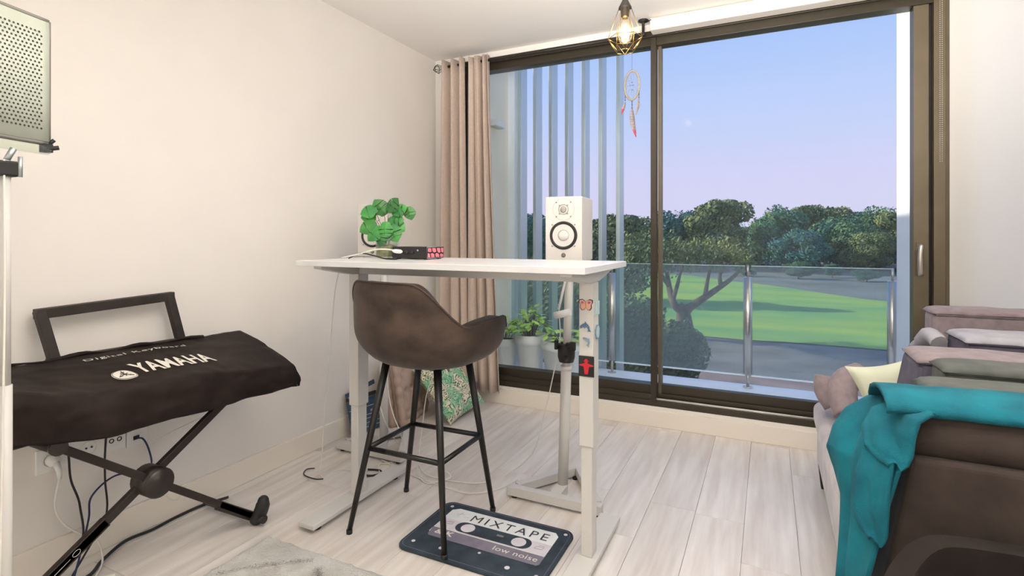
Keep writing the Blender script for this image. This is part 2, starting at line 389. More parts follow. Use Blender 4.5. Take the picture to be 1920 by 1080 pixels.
# blind cassette and blind
bl = thing('roller_blind', 'white roller blind cassette under the ceiling with translucent blind lowered at far right', 'blind', (.2, 3.44, 2.5))
MB().box((-.67, 3.375, 2.506), (RX-.005, 3.465, 2.582)).build('cassette', M['trim'], bl, bevel=.006)
MB().grid(30, 4, lambda u, v: (.842+u*(RX-.02-.842), 3.462+.002*sin(u*9), .34+v*(2.505-.34))).build('blind_fabric', M['blind'], bl)
ch = MB()
for i in range(86):
    z = 2.50-i*.0105; 
    for dx in (0, .009): ch.add([(.80+dx+a*.0022, 3.452+b*.0022, z+c*.003) for a, b, c in ((1,0,0),(-1,0,0),(0,1,0),(0,-1,0),(0,0,1),(0,0,-1))], [(0,2,4),(2,1,4),(1,3,4),(3,0,4),(2,0,5),(1,2,5),(3,1,5),(0,3,5)], True)
tag(ch.build('bead_chain', M['whiteplastic'], bl), kind='stuff')

# curtain rod, bracket, curtain
rod = thing('curtain_rod', 'black curtain rod with a wire cage finial at the top of the window', 'curtain rod', (-1.5, 3.40, 2.5))
MB().tube([(-2.19, 3.40, 2.495), (-.70, 3.40, 2.495)], .010, 12).build('rod', M['blackrod'], rod)
MB().lathe([(0, 0), (.032, 0), (.032, -.008), (.012, -.014), (.009, -.02), (.009, -.075), (.014, -.08), (.014, -.10), (0, -.10)], (-.715, 3.40, CZ), 16).tube([(-.70, 3.40, 2.572), (-.66, 3.375, 2.57)], .004, 6).build('bracket', M['blackrod'], rod)
fin = MB(); c0 = Vector((-2.19, 3.40, 2.49))
ring = [c0+Vector((-.075, .034*cos(q), .034*sin(q))) for q in [2*pi*i/5+.3 for i in range(5)]]
tip = c0+Vector((-.112, 0, -.002))
for i in range(5):
    fin.tube([c0, ring[i]], .002, 5).tube([ring[i], ring[(i+1) % 5]], .002, 5).tube([ring[i], tip], .002, 5)
fin.lathe([(0, 0), (.012, 0), (.012, .018), (0, .018)], c0, 10, Matrix.Rotation(pi/2, 3, 'Y'))
fin.build('finial', M['blackrod'], rod)
def curtain_f(x0t, x1t, x0b, x1b, ph, nf, amp):
    def f(u, v):
        z = 2.533+(0.105-2.533)*v
        e = v**1.3
        x = (x0t+(x1t-x0t)*u)*(1-e)+(x0b+(x1b-x0b)*u)*e
        wv = sin(ph+u*nf*2*pi+.5*sin(u*5+1)); 
        y = 3.395+amp*(wv+.25*sin(u*nf*4*pi+v*1.2))+.006*sin(v*3+u*12)
        x += .012*cos(ph+u*nf*2*pi)*(.5+.5*v)
        return (x, min(y, 3.462), z+.006*sin(u*nf*2*pi)*(1-v))
    return f
cu = MB().grid(90, 24, curtain_f(-2.215, -2.02, -2.235, -2.0, 2.2, 2.6, .038))
cu.grid(110, 24, curtain_f(-1.99, -1.815, -2.0, -1.72, .6, 3.6, .036))
cu = cu.build('curtain', M['curtain'], solid=.004)
tag(cu, 'taupe floor-length curtain gathered in folds at the left of the window', 'curtain')

# ------------------------------------------------------------------ balcony
struct(MB().box((-2.12, 3.62, 0), (.76, 4.34, .12)).build('balcony_floor', M['deck']))
struct(MB().box((-2.34, 3.62, 0), (-2.12, 4.34, 2.75)).build('wall_balcony_left', M['exterior']))
struct(MB().box((-2.12, 4.33, -.1), (-2.06, 4.41, 2.75)).build('trim_1', M['extwhite']))
struct(MB().box((.745, 3.62, 0), (.90, 4.18, 2.75)).build('wall_balcony_right', M['extwhite']))
struct(MB().box((-2.46, 3.45, 2.80), (9, 3.62, 6.5)).box((1.34, 3.45, -3.6), (9, 3.62, 2.80)).box((-2.46, 3.45, -3.6), (1.34, 3.62, -.15)).build('wall_facade_sky_block', M['exterior']))  # unseen building wall, added to keep sky light off the fins
scn = thing('wall_lamp', 'small square outdoor wall lamp on the cream balcony wall', 'lamp', (-2.12, 4.04, 2.18))
MB().box((-2.12, 3.96, 2.155), (-2.05, 4.13, 2.205)).build('lamp_body', M['whiteplastic'], scn, bevel=.003)
MB().box((-2.118, 3.975, 2.148), (-2.06, 4.115, 2.156)).build('lamp_diffuser', M['clear'], scn)
fins = thing('fin_screen', 'row of tall vertical metal fins outside the left window pane', 'screen', (-1.5, 4.42, .0))
fin0 = None
for i in range(7):
    r_ = -.4682+.0344*i; x0 = r_*4.36
    if fin0 is None:
        fin0 = MB().box((x0, 4.36, -.3), (x0+.032, 4.50, 2.9)).build('fin', M['fin'], fins, bevel=.002)
        fx0 = x0
    else:
        c = fin0.copy(); COL.objects.link(c); c.parent = fins; c.location = (x0-fx0, 0, 0)
MB().box((-2.12, 4.37, -.36), (-1.0, 4.49, -.30)).build('fin_rail', M['fin'], fins); MB().box((-2.12, 4.37, 2.9), (-1.0, 4.49, 2.96)).build('fin_rail', M['fin'], fins)

bal = thing('glass_balustrade', 'clear glass balcony balustrade held by steel posts', 'railing', (-.6, 4.25, .12))
for a, b in ((-2.05, -1.17), (-1.12, -.155), (-.115, .728)):
    MB().box((a, 4.248, .205), (b, 4.256, 1.005)).build('glass_panel', M['rail_glass'], bal)
    MB().box((a, 4.244, .202), (b, 4.260, .211)).build('glass_edge', M['extwhite'], bal); MB().box((a, 4.2475, 1.003), (b, 4.2565, 1.008)).build('glass_edge', M['glass_edge'], bal)
for px in (-1.145, -.137, .735):
    MB().tube([(px, 4.25, .12), (px, 4.25, .23)], .010, 10).tube([(px, 4.25, .22), (px, 4.25, .925)], .030, 16).tube([(px, 4.25, .92), (px, 4.25, 1.01)], .008, 10).lathe([(0, .0), (.035, .0), (.035, .006), (0, .006)], (px, 4.25, .12), 14).build('post', M['steel'], bal)

# pots with herbs on the balcony
def planter(cx, cy, r, h, label, nleaf, spread, top, name='potted_basil', seed=1, oval=1.0):
    rr = random.Random(seed)
    t = thing(name, label, 'plant', (cx, cy, .12), group=None)
    MM = Matrix.Diagonal((oval, 1, 1))
    MB().lathe([(0, 0), (r*.72, 0), (r*.74, .008), (r*.93, h*.74), (r*.97, h*.76), (r, h*.80), (r*1.01, h), (r*.95, h), (r*.93, h*.86), (0, h*.86)], (cx, cy, .12), 28, MM).build('pot', M['pot'], t)
    MB().lathe([(0, h*.9), (r*.9, h*.9)], (cx, cy, .12), 20, MM).build('soil', M['soil'], t)
    st = MB(); lv = []
    for i in range(nleaf):
        a = rr.random()*2*pi; q = spread*sqrt(rr.random()); hh = top*(1-.6*(q/spread)**1.2)*(.55+.5*rr.random())
        tipp = Vector((cx+q*cos(a)*oval, cy+q*sin(a), .12+h*.9+hh))
        base = Vector((cx+.3*q*cos(a), cy+.3*q*sin(a), .12+h*.88))
        if i % 3 == 0: st.tube(smooth_path([base, (base+tipp)/2+Vector((0, 0, .02)), tipp], 3), .0025, 5)
        lv.append((tipp, a+rr.uniform(-1, 1), rr.uniform(-.5, .8), rr.uniform(.042, .070)))
    if nleaf: st.build('stem', M['stem'], t)
    for p, a, tilt, L in lv:
        d = Vector((cos(a)*cos(tilt), sin(a)*cos(tilt), -sin(tilt)+.1)); s_ = Vector((-sin(a), cos(a), rr.uniform(-.3, .3))); n_ = d.cross(s_)
        pts = [p, p+d*L*.3+s_*L*.32-n_*L*.05, p+d*L*.7+s_*L*.33-n_*L*.06, p+d*L*1.15-n_*L*.15, p+d*L*.7-s_*L*.33-n_*L*.06, p+d*L*.3-s_*L*.32-n_*L*.05, p+d*L*.35, p+d*L*.75-n_*L*.03]
        MB().add(pts, [(0,1,6),(1,2,7,6),(2,3,7),(3,4,7),(4,5,6,7),(5,0,6)], True).build('leaf', M['basil'], t)
    return t
planter(-1.735, 3.95, .125, .315, 'large round white pot of bright green basil behind the window glass', 120, .15, .27, seed=3)
planter(-1.44, 3.88, .125, .30, 'white pot with low green leaves behind the white stand pole', 55, .12, .16, seed=5, oval=1.35)
planter(-1.99, 4.0, .115, .26, 'smaller white pot half hidden by the curtain edge', 36, .12, .20, seed=8)

# ------------------------------------------------------------------ outside land
GZ = -3.5
ground = struct(MB().grid(40, 40, lambda u, v: (-160+u*320, 5+v*215, GZ-.05+.25*noise.noise(Vector((u*9, v*9, 0)))*(1 if v > .35 else 0))).build('ground', M['rough']))
struct(MB().grid(30, 8, lambda u, v: (-60+u*110, 6+v*20.9+.25*sin(u*40)*(v > .99), GZ+.02)).build('trim_2', M['dirt']))
bpy.data.objects['trim_2'].name = 'dirt_track'
far = [(-90, 88), (-60, 80), (-30, 84), (-20, 80), (-10, 70), (-1.6, 60), (7.7, 47), (14, 42), (30, 38), (60, 36)]
fw = MB().grid(60, 14, lambda u, v: ((lambda x: (x, 26.7+.25*noise.noise(Vector((x*.5, 0, 0)))+v*(interp([a for a, b in far], [b for a, b in far], x)-26.7), GZ+.06))(-90+u*150)))
tag(fw.build('fairway', M['fairway']), 'bright green mown golf fairway beyond the dirt track', 'grass', kind='stuff')

def foliage(seed, R, Hh, base, n, ls, nb=9, flat=.62):
    rr = random.Random(seed); mb = MB(); blobs = []
    for i in range(nb):
        a = rr.random()*2*pi; q = R*.72*sqrt(rr.random()); zz = base*.4+Hh*(.12+.66*rr.random()*(1-.30*q/R))
        blobs.append((Vector((q*cos(a), q*sin(a), zz)), R*rr.uniform(.22, .40)))
    blobs.append((Vector((0, 0, base+(Hh-base)*.55)), R*.55))
    V = []; F = []
    for i in range(n):
        c, r = blobs[rr.randrange(len(blobs))]
        d = Vector((rr.gauss(0, 1), rr.gauss(0, 1), rr.gauss(0, 1))).normalized()
        rad = r*(1-.35*rr.random()**2)*(1+.18*noise.noise(d*3+c))
        p = c+Vector((d.x*rad, d.y*rad, d.z*rad*flat*1.35))
        nn = (d+Vector((rr.uniform(-1, 1), rr.uniform(-1, 1), rr.uniform(-1, 1)))*.9).normalized()
        a_ = nn.orthogonal().normalized(); b_ = nn.cross(a_); s_ = ls*rr.uniform(.6, 1.3); k_ = len(V)
        V += [p+a_*s_, p+b_*s_*.55, p-a_*s_, p-b_*s_*.55]; F.append((k_, k_+1, k_+2, k_+3))
    mb.v = V; mb.f = F; mb.sm = [False]*len(F); return mb, blobs
def trunk_mb(blobs, base, r, seed):
    mb = MB(); rr = random.Random(seed)
    fork = Vector((rr.uniform(-.2, .2), 0, base*.55))
    mb.tube([(0, 0, -.3), (0, 0, .2), fork], [r*1.35, r, r*.8], 8)
    for c, q in blobs[:5]:
        mid = (fork+c)/2+Vector((rr.uniform(-.3, .3), rr.uniform(-.3, .3), -.2))
        mb.tube(smooth_path([fork, mid, c], 3), [r*.6*(1-i/8) + r*.12 for i in range(7)], 6)
    return mb
variants = []
for vi, (R, Hh, base, mt) in enumerate(((5.6, 9.6, 2.2, 'oak1'), (6.2, 9.2, 1.8, 'oak2'), (4.8, 10.0, 2.4, 'oak3'), (6.8, 8.8, 1.6, 'oak1'), (5.4, 9.0, 2.0, 'oak2'))):
    fm, bl_ = foliage(20+vi, R, Hh, base, 12000, .24, nb=20)
    variants.append((fm, trunk_mb(bl_, base, .32, vi), mt))
vobj = {}
def tree(vi, x, y, s, rz, label, group=None, name='tree', sz=1.0, mtk=None):
    t = thing(name, label, 'tree', (x, y, GZ), rz, group); t.scale = (s, s, s*sz)
    fm, tm, mt = variants[vi]; mt = mtk or mt
    key = (vi, mt)
    if key not in vobj:
        a = fm.build('foliage', M[mt], t, local=True); b = tm.build('trunk', M['bark'], t, local=True); vobj[key] = (a, b)
    else:
        for q in vobj[key]:
            c = q.copy(); COL.objects.link(c); c.parent = t
    return t
def at(px, d):  # ground position d metres ahead of the camera plane along the sight line of a photo column
    u = (px-960)/1000; return ((u*CY-SY)*d, (u*SY+CY)*d)
G2 = 'trees of the far treeline'
specs = [  # px, depth, variant, scale, height factor, label
 (985, 84, 0, 1.0, .96), (1062, 90, 1, 1.0, .97), (1135, 82, 4, .95, 1.0), (1200, 88, 3, .95, .98), (1268, 84, 0, 1.0, 1.02),
 (1345, 80, 2, 1.12, 1.04), (1412, 96, 3, 1.0, .93), (1462, 84, 1, .98, 1.06), (1535, 86, 2, 1.08, 1.04), (1590, 78, 4, .95, 1.0),
 (1645, 82, 1, 1.0, 1.02), (1700, 76, 2, .98, 1.0), (1765, 80, 0, 1.05, 1.0), (1840, 84, 3, 1.0, 1.05),
 (905, 86, 2, 1.0, .98), (830, 88, 3, 1.0, 1.0)]
for i, (px, d, vi, s, szf) in enumerate(specs):
    x, y = at(px, d)
    lab = {0: 'far tree seen between the second and third fins', 1: 'far tree seen behind the white studio monitor and the fins', 2: 'far tree seen between the last two fins right of the monitor', 3: 'far tree just left of the window mullion', 4: 'far tree immediately right of the window mullion', 6: 'low far tree in the skyline dip right of the tallest tree', 7: 'broad far tree directly above the middle balustrade post area', 9: 'green far tree between the pointed tree and the right end of the line', 10: 'far tree second from the right end of the treeline', 12: 'far tree hidden just behind the white pillar', 13: 'far tree farthest right behind the white pillar', 14: 'far tree behind the curtain edge', 15: 'far tree farthest left behind the curtain', 5: 'tallest far tree right of the window mullion with a loose ragged crown', 8: 'tall green tree with a pointed top near the middle of the right pane skyline', 11: 'sunlit green tree at the right end of the treeline beside the white pillar'}.get(i)
    tree(vi, x, y, s, i*1.3, lab or 'rounded dark green tree in the far treeline beyond the fairway', None if lab else G2, sz=szf)
for i, px in enumerate(range(880, 1860, 62)):     # lower trees in front and behind close the line
    x, y = at(px+rnd.uniform(-12, 12), 92 if i % 2 else 72)
    if i % 2 == 0 and px < 1420: x, y = at(px, 100)
    tree((i*2+1) % 5, x, y, .72 if (i % 2 == 0 and px >= 1420) else .9, i*2.1, 'lower dark tree filling the far treeline between taller crowns', 'low filler trees of the far treeline', sz=.88, mtk='oak1' if i % 3 else 'oak3')
for i, (px, d, s) in enumerate(((1497, 62, .30), (1400, 66, .22), (1560, 64, .24), (1625, 58, .22))):
    x, y = at(px, d); tree(i, x, y, s, i, 'small round bush standing alone on the far edge of the fairway' if i == 0 else 'low bush in the brown rough before the treeline', None if i == 0 else 'low bushes in the rough', name='bush', sz=.75, mtk='oak2')
# trees to the left whose shadows streak the fairway
for i, (x, y) in enumerate(((-36, 30), (-42, 44), (-33, 55))):
    tree(i, x, y, 1.0, i, 'dark tree at the left side of the fairway behind the fins', 'trees left of the fairway')

# near oak with forked trunk, about 24 m off
ox, oy = at(1292, 25)
oak = thing('oak_tree', 'gnarled forked tree standing in front of the fairway at the mullion', 'tree', (ox, oy, GZ))
def V3(px, py, Z=25): return P(px, py, Z=Z)
base = V3(1292, 668)
ot = MB().tube(smooth_path([base-Vector((0, 0, .6)), V3(1288, 630), V3(1281, 588), V3(1287, 575)], 4), [.42]*3+[.36]*5+[.33]*5, 10)
brs = [[(1287, 580), (1310, 565), (1340, 545), (1372, 522), (1392, 500)], [(1281, 585), (1265, 572), (1256, 545), (1252, 520), (1245, 490)], [(1262, 560), (1270, 535), (1275, 515), (1282, 495)],
       [(1322, 556), (1326, 530), (1332, 505), (1345, 480)], [(1254, 535), (1240, 515), (1232, 495), (1215, 470)], [(1352, 536), (1350, 515), (1362, 492)]]
for bi, b in enumerate(brs):
    pts = smooth_path([V3(*p, Z=25+rnd.uniform(-.6, .6)*(j > 0)) for j, p in enumerate(b)], 4); n_ = len(pts)
    r0 = .22 if bi < 2 else .12
    ot.tube(pts, [r0*(1-.75*i/n_) for i in range(n_)], 8)
ot.build('trunk', M['bark'], oak)
rr = random.Random(5); fm = MB()
clumps = [(1180, 470, 1.1), (1205, 455, 1.0), (1235, 478, 1.1), (1262, 470, .9), (1290, 468, .8), (1318, 478, .8), (1350, 466, .8), (1385, 480, .7), (1240, 500, .5), (1292, 500, .35), (1340, 500, .3), (1395, 497, .4), (1215, 500, .6)]
for cx, cy, r in clumps:
    c = V3(cx, cy, 25+rr.uniform(-1.2, 1.2))
    for i in range(int(620*r)):
        d = Vector((rr.gauss(0, .5), rr.gauss(0, .8), rr.gauss(0, .35)))*r; p = c+d
        nn = Vector((rr.uniform(-1, 1), rr.uniform(-1, 1), rr.uniform(-1, 1))).normalized(); a_ = nn.orthogonal().normalized(); b_ = nn.cross(a_); s_ = rr.uniform(.05, .10)
        k_ = len(fm.v); fm.v += [p+a_*s_, p+b_*s_*.6, p-a_*s_, p-b_*s_*.6]; fm.f.append((k_, k_+1, k_+2, k_+3)); fm.sm.append(False)
fm.build('foliage', M['oak3'], oak)
# shrubs below the balcony
def shrub(px, py, d, rx, rz_, n, label, mk='shrubm', seed=1, group=None):
    x, y = at(px, d); c = P(px, py, Z=d); rr = random.Random(seed)
    t = thing('shrub', label, 'shrub', (x, y, GZ), group=group); mb = MB(); st = MB()
    for i in range(n):
        d_ = Vector((rr.gauss(0, 1), rr.gauss(0, 1), rr.gauss(0, 1))).normalized()*(rr.random()**.4)
        f = 1+.35*noise.noise(d_*2.2+Vector((seed, 0, 0)))
        p = c+Vector((d_.x*rx*f, d_.y*rx*f*.8, d_.z*rz_*f))
        nn = (d_+Vector((rr.uniform(-1, 1), rr.uniform(-1, 1), rr.uniform(-1, 1)))).normalized(); a_ = nn.orthogonal().normalized(); b_ = nn.cross(a_); s_ = rr.uniform(.03, .07)*d/12
        k_ = len(mb.v); mb.v += [p+a_*s_, p+b_*s_*.5, p-a_*s_, p-b_*s_*.5]; mb.f.append((k_, k_+1, k_+2, k_+3)); mb.sm.append(False)
    mb.build('foliage', M[mk], t)
    for i in range(6):
        st.tube([(x+.1*i-.2, y, GZ-.1), (c.x+rr.uniform(-.5, .5)*rx, c.y+rr.uniform(-.5, .5)*rx, c.z)], [.05, .02], 6)
    st.build('trunk', M['bark'], t); return t
shrub(1180, 640, 14, 1.0, 1.25, 14000, 'bushy blue-green shrub below the balcony left of the mullion', seed=2)
shrub(1272, 660, 17, .85, .95, 9000, 'rounded shrub at the foot of the forked tree', seed=4)
shrub(1060, 590, 16, 1.6, 1.5, 12000, 'yellow-green shrub seen between the fins behind the pots', 'oak3', seed=6)
shrub(970, 560, 18, 1.6, 1.6, 9000, 'dark shrub at the far left between the first fins', seed=9)
tx, ty = at(1150, 40)
tree(2, tx, ty, .72, .4, 'sunlit olive tree seen beside the speaker between the last fins', None, sz=1.0, mtk='oak3')

# ------------------------------------------------------------------ standing desk
dk = thing('standing_desk', 'white height-adjustable standing desk raised to bar height', 'desk', (-1.164, 1.91, 0))
DT = 1.1145
MB().box((-1.80, 1.632, DT-.0225), (-.528, 2.183, DT)).build('desktop', M['deskwhite'], dk, bevel=.0015)
for lx in (-1.703, -.602):
    MB().box((lx-.027, 1.875, .445), (lx+.027, 1.945, 1.046)).build('leg', M['white'], dk, bevel=.003)
    MB().box((lx-.021, 1.881, .040), (lx+.021, 1.939, .46)).build('leg_inner', M['white'], dk, bevel=.002)
    a, b = (lx-.045, lx+.04)
    MB().box((a, 1.60, .020), (b, 2.215, .040)).build('foot', M['white'], dk, bevel=.003)
    for yy in (1.65, 2.16): MB().lathe([(0, 0), (.022, 0), (.022, .014), (.016, .02), (0, .02)], (lx, yy, 0), 14).build('glide', M['rubber'], dk)
    # tapered support arm under the top
    zt = DT-.0225
    MB().prism([(1.66, zt), (2.16, zt), (2.16, zt-.012), (1.975, 1.046), (1.845, 1.046), (1.66, zt-.012)], lambda p, q: (lx-.022, p, q), (.044, 0, 0)).build('support_arm', M['white'], dk, bevel=.002)
MB().box((-1.68, 1.885, 1.046), (-.625, 1.935, DT-.0225)).build('crossbar', M['white'], dk, bevel=.002)
for x in (-1.665, -1.61, -1.38, -1.285, -1.255, -1.15, -.84): MB().lathe([(0, 0), (.006, 0), (.006, .004), (.003, .006), (0, .006)], (x, 1.885, 1.078), 10, Matrix.Rotation(pi/2, 3, 'X')).build('bolt', M['bracket'], dk)
for y in (1.80, 1.825): MB().lathe([(0, 0), (.006, 0), (.006, .004), (.003, .006), (0, .006)], (-.580, y, 1.082), 10, Matrix.Rotation(pi/2, 3, 'Y')).build('bolt', M['bracket'], dk)

# magnets on the right leg (front face y=1.875, right face x=-.575)
fy = 1.8748
def ring_pts(f, n=40): return [f(2*pi*i/n) for i in range(n)]
bt = thing('butterfly_magnet', 'peach and purple butterfly magnet high on the right desk leg', 'magnet', (-.602, fy, .965))
def bfly(s):
    pts = [(0, .006), (.004, .014), (.012, .019), (.0235, .017), (.024, .008), (.019, .001), (.020, -.010), (.014, -.018), (.006, -.016), (0, -.009)]
    return [(x*s, y*s) for x, y in pts]+[(-x*s, y*s) for x, y in pts[-2:0:-1]]
MB().prism(bfly(1.12), lambda x, z: (-.602+x, fy, .965+z), (0, -.003, 0)).build('outline', M['magblack'], bt)
MB().prism(bfly(.98), lambda x, z: (-.602+x, fy-.003, .965+z), (0, -.001, 0)).build('wings', M['peach'], bt)
for s_ in (-1, 1): MB().prism(superell(14, .0055, .0045, 1), lambda x, z: (-.602+s_*.013+x, fy-.004, .974+z), (0, -.0006, 0)).build('wing_spot', M['purple'], bt)
MB().prism(superell(10, .002, .013, 1), lambda x, z: (-.602+x, fy-.004, .966+z), (0, -.0008, 0)).build('body', M['brass'], bt)
dol = [(-.020, -.006), (-.021, .001), (-.016, .006), (-.008, .011), (-.003, .013), (0, .019), (.004, .012), (.010, .008), (.015, 0), (.017, -.010), (.021, -.017), (.014, -.016), (.008, -.018), (.011, -.011), (.008, -.004), (.002, -.001), (-.002, -.007), (-.005, -.002), (-.012, -.004), (-.018, -.008)]
d1 = thing('dolphin_magnet', 'dark blue leaping dolphin magnet, upper of two on the right desk leg', 'magnet', (-.602, fy, .885))
MB().prism(dol, lambda x, z: (-.604+x, fy, .885+z), (0, -.003, 0)).build('dolphin_shape', M['blue'], d1)
d2 = thing('dolphin_magnet', 'pale blue diving dolphin magnet, lower of two on the right desk leg', 'magnet', (-.602, fy, .833))
def rot2(p, a): return (p[0]*cos(a)-p[1]*sin(a), p[0]*sin(a)+p[1]*cos(a))
MB().prism([rot2((x*.9, y*.7), -.75) for x, y in dol], lambda x, z: (-.598+x, fy, .833+z), (0, -.003, 0)).build('dolphin_shape', M['blue2'], d2)
mg = thing('traffic_man_magnet', 'black square magnet with red traffic-light figure, arms outstretched', 'magnet', (-.6, fy, .74))
MB().box((-.629, fy-.003, .703), (-.571, fy, .778)).build('plate', M['magblack'], mg)
man = [(-.027, .746), (-.026, .742), (-.010, .740), (-.006, .712), (.006, .712), (.010, .740), (.026, .742), (.027, .746), (.010, .751), (.005, .753), (.007, .758), (.011, .760), (.006, .763), (.004, .768), (-.004, .768), (-.007, .763), (-.011, .760), (-.007, .758), (-.005, .753), (-.010, .751)]
MB().prism(man, lambda x, z: (-.6+x, fy-.003, z), (0, -.0008, 0)).build('figure', M['red'], mg)
sq = thing('square_magnet', 'pale glassy square magnet on the side of the right desk leg', 'magnet', (-.575, 1.92, .95))
MB().box((-.575, 1.895, .925), (-.571, 1.945, .975)).build('plate', M['paleteal'], sq, bevel=.001)
rd = thing('round_magnet', 'small round pale blue badge magnet on the side of the right desk leg', 'magnet', (-.575, 1.92, .86))
MB().prism(superell(24, .024, .027, 1), lambda y, z: (-.575, 1.918+y, .862+z), (.005, 0, 0)).build('plate', M['blue2'], rd)
MB().prism(superell(24, .019, .022, 1), lambda y, z: (-.570, 1.918+y, .862+z), (.0008, 0, 0)).build('face', M['paleteal'], rd)

# ------------------------------------------------------------------ speakers on stands
def speaker(loc, rz, label):
    t = thing('studio_monitor', label, 'speaker', loc, rz)
    W_, D_, H_ = .085, .222, .290
    MB().box((-W_, 0, 0), (W_, D_, H_)).build('cabinet', M['spk'], t, local=True, bevel=.004)
    RX_ = Matrix.Rotation(pi/2, 3, 'X')
    MB().lathe([(.051, -.001), (.0505, .003), (.0615, .005), (.0635, .002), (.064, -.001)], (0, 0, .115), 40, RX_).build('woofer_surround', M['magblack'], t, local=True)
    MB().lathe([(.0515, .002), (.045, .001), (.0255, .0012)], (0, 0, .115), 40, RX_).build('woofer_cone', M['cone'], t, local=True)
    MB().lathe([(.0253, .0012), (.025, .0026), (.0243, .0026), (.0238, .0012)], (0, 0, .115), 36, RX_).build('cone_ring', M['grey'], t, local=True)
    MB().lathe([(.0238, .0012), (.018, .006), (.009, .0085), (0, .009)], (0, 0, .115), 30, RX_).build('dust_cap', M['cone'], t, local=True)
    MB().lathe([(.050, 0), (.0495, .0008), (.049, 0)], (0, 0, .232), 40, RX_).lathe([(.0235, 0), (.023, .002), (.021, .002), (.0205, 0)], (0, 0, .232), 30, RX_).build('waveguide_ring', M['grey'], t, local=True)
    MB().lathe([(.0145, .0), (.0145, .003), (.009, .006), (0, .007)], (0, 0, .232), 24, RX_).build('tweeter', M['tweeter'], t, local=True)
    for x, z in ((-.033, .264), (.033, .264), (-.033, .200), (.033, .200), (-.052, .163), (.052, .163), (-.052, .067), (.052, .067), (-.018, .250), (.018, .250), (-.018, .213), (.018, .213)):
        MB().lathe([(0, .0016), (.0032, .0016), (.0035, 0)], (x, 0, z), 10, RX_).build('screw', M['grey'], t, local=True)
    MB().lathe([(0, .002), (.0095, .002), (.010, 0)], (0, 0, .026), 24, RX_).build('emblem', M['interface'], t, local=True)
    em = MB().tube([(.0068*cos(q), -.0024, .026+.0068*sin(q)) for q in [2*pi*i/24 for i in range(24)]], .0005, 4, closed=True)
    for q in (90, 210, 330): em.tube([(0, -.0024, .026), (.0062*cos(radians(q)), -.0024, .026+.0062*sin(radians(q)))], .0005, 4)
    for q in (30, 150, 270): em.tube([(0, -.0024, .026), (.004*cos(radians(q)), -.0024, .026+.004*sin(radians(q)))], .0004, 4)
    em.build('emblem_mark', M['print'], t, local=True); return t
def spk_stand(cx, y0, yb, lean, label, crank=False):
    t = thing('speaker_stand', label, 'stand', (cx, yb, 0))
    z0, z1 = .012, .052
    hw = .225; apex = (cx, y0+.35)
    def bar(p, q, w_=.04):
        p = Vector((*p, 0)); q = Vector((*q, 0)); d = (q-p).normalized(); n_ = Vector((-d.y, d.x, 0))*w_/2
        pts = [p-n_, q-n_, q+n_, p+n_]
        return MB().hexa([a+Vector((0, 0, z0)) for a in pts]+[a+Vector((0, 0, z1)) for a in pts])
    bar((cx-hw, y0+.02), (cx+hw, y0+.02)).build('base_bar', M['white'], t, bevel=.002)
    bar((cx-hw+.03, y0+.05), (apex[0]-.01, apex[1])).build('base_bar', M['white'], t, bevel=.002)
    bar((cx+hw-.03, y0+.05), (apex[0]+.01, apex[1])).build('base_bar', M['white'], t, bevel=.002)
    bar((cx, y0+.04), (cx, yb), .055).build('base_bar', M['white'], t, bevel=.002)
    for gx, gy in ((cx-hw+.03, y0+.02), (cx+hw-.03, y0+.02), (cx, apex[1]-.03)): MB().lathe([(0, 0), (.014, 0), (.014, .012), (0, .012)], (gx, gy, 0), 12).build('glide', M['rubber'], t)
    MB().tube([(cx, yb, .035), (cx+lean*.5, yb, .60)], .0245, 24).build('pole', M['white'], t)
    MB().tube([(cx+lean*.5, yb, .60), (cx+lean, yb, 1.10)], .0195, 24).lathe([(.0195, 0), (.026, .0), (.026, .02), (.0195, .02)], (cx+lean*.5, yb, .59), 24).build('inner_pole', M['white'], t)
    MB().box((cx+lean-.075, yb-.09, 1.098), (cx+lean+.075, yb+.09, 1.106)).build('top_plate', M['white'], t, bevel=.002)
    return t
s1 = spk_stand(-.875, 2.23, 2.37, .035, 'white pole stand on a triangular base behind the right desk leg')
MB().tube([(-.848, 2.345, 1.03), (-.853, 2.30, .95), (-.858, 2.27, .885)], .006, 8).build('crank_arm', M['white'], s1)
MB().tube([(-.80, 2.262, .878), (-.873, 2.262, .858)], .016, 16).build('crank_handle', M['whiteplastic'], s1)
speaker((-.832, 2.262, 1.106), radians(5), 'white studio monitor standing behind the right end of the desk')
s2 = spk_stand(-1.99, 2.30, 2.44, .0, 'white pole stand on a triangular base near the left wall')
speaker((-1.985, 2.335, 1.106), radians(20), 'white studio monitor hidden behind the monstera plant')

cl = thing('clamp', 'black plastic clamp gripping the white stand pole', 'clamp', (-.857, 2.37, .66))
MB().lathe([(.0265, -.045), (.034, -.052), (.040, -.03), (.041, .02), (.036, .035), (.0265, .035)], (-.857, 2.37, .68), 20).build('collar', M['rubber'], cl)
MB().box((-.900, 2.32, .69), (-.885, 2.345, .735)).box((-.83, 2.32, .69), (-.80, 2.345, .73)).build('jaw', M['rubber'], cl, bevel=.004)
MB().tube([(-.835, 2.325, .715), (-.800, 2.305, .722)], .014, 10).tube([(-.845, 2.335, .655), (-.83, 2.31, .648)], .012, 10).build('knob', M['magblack'], cl)

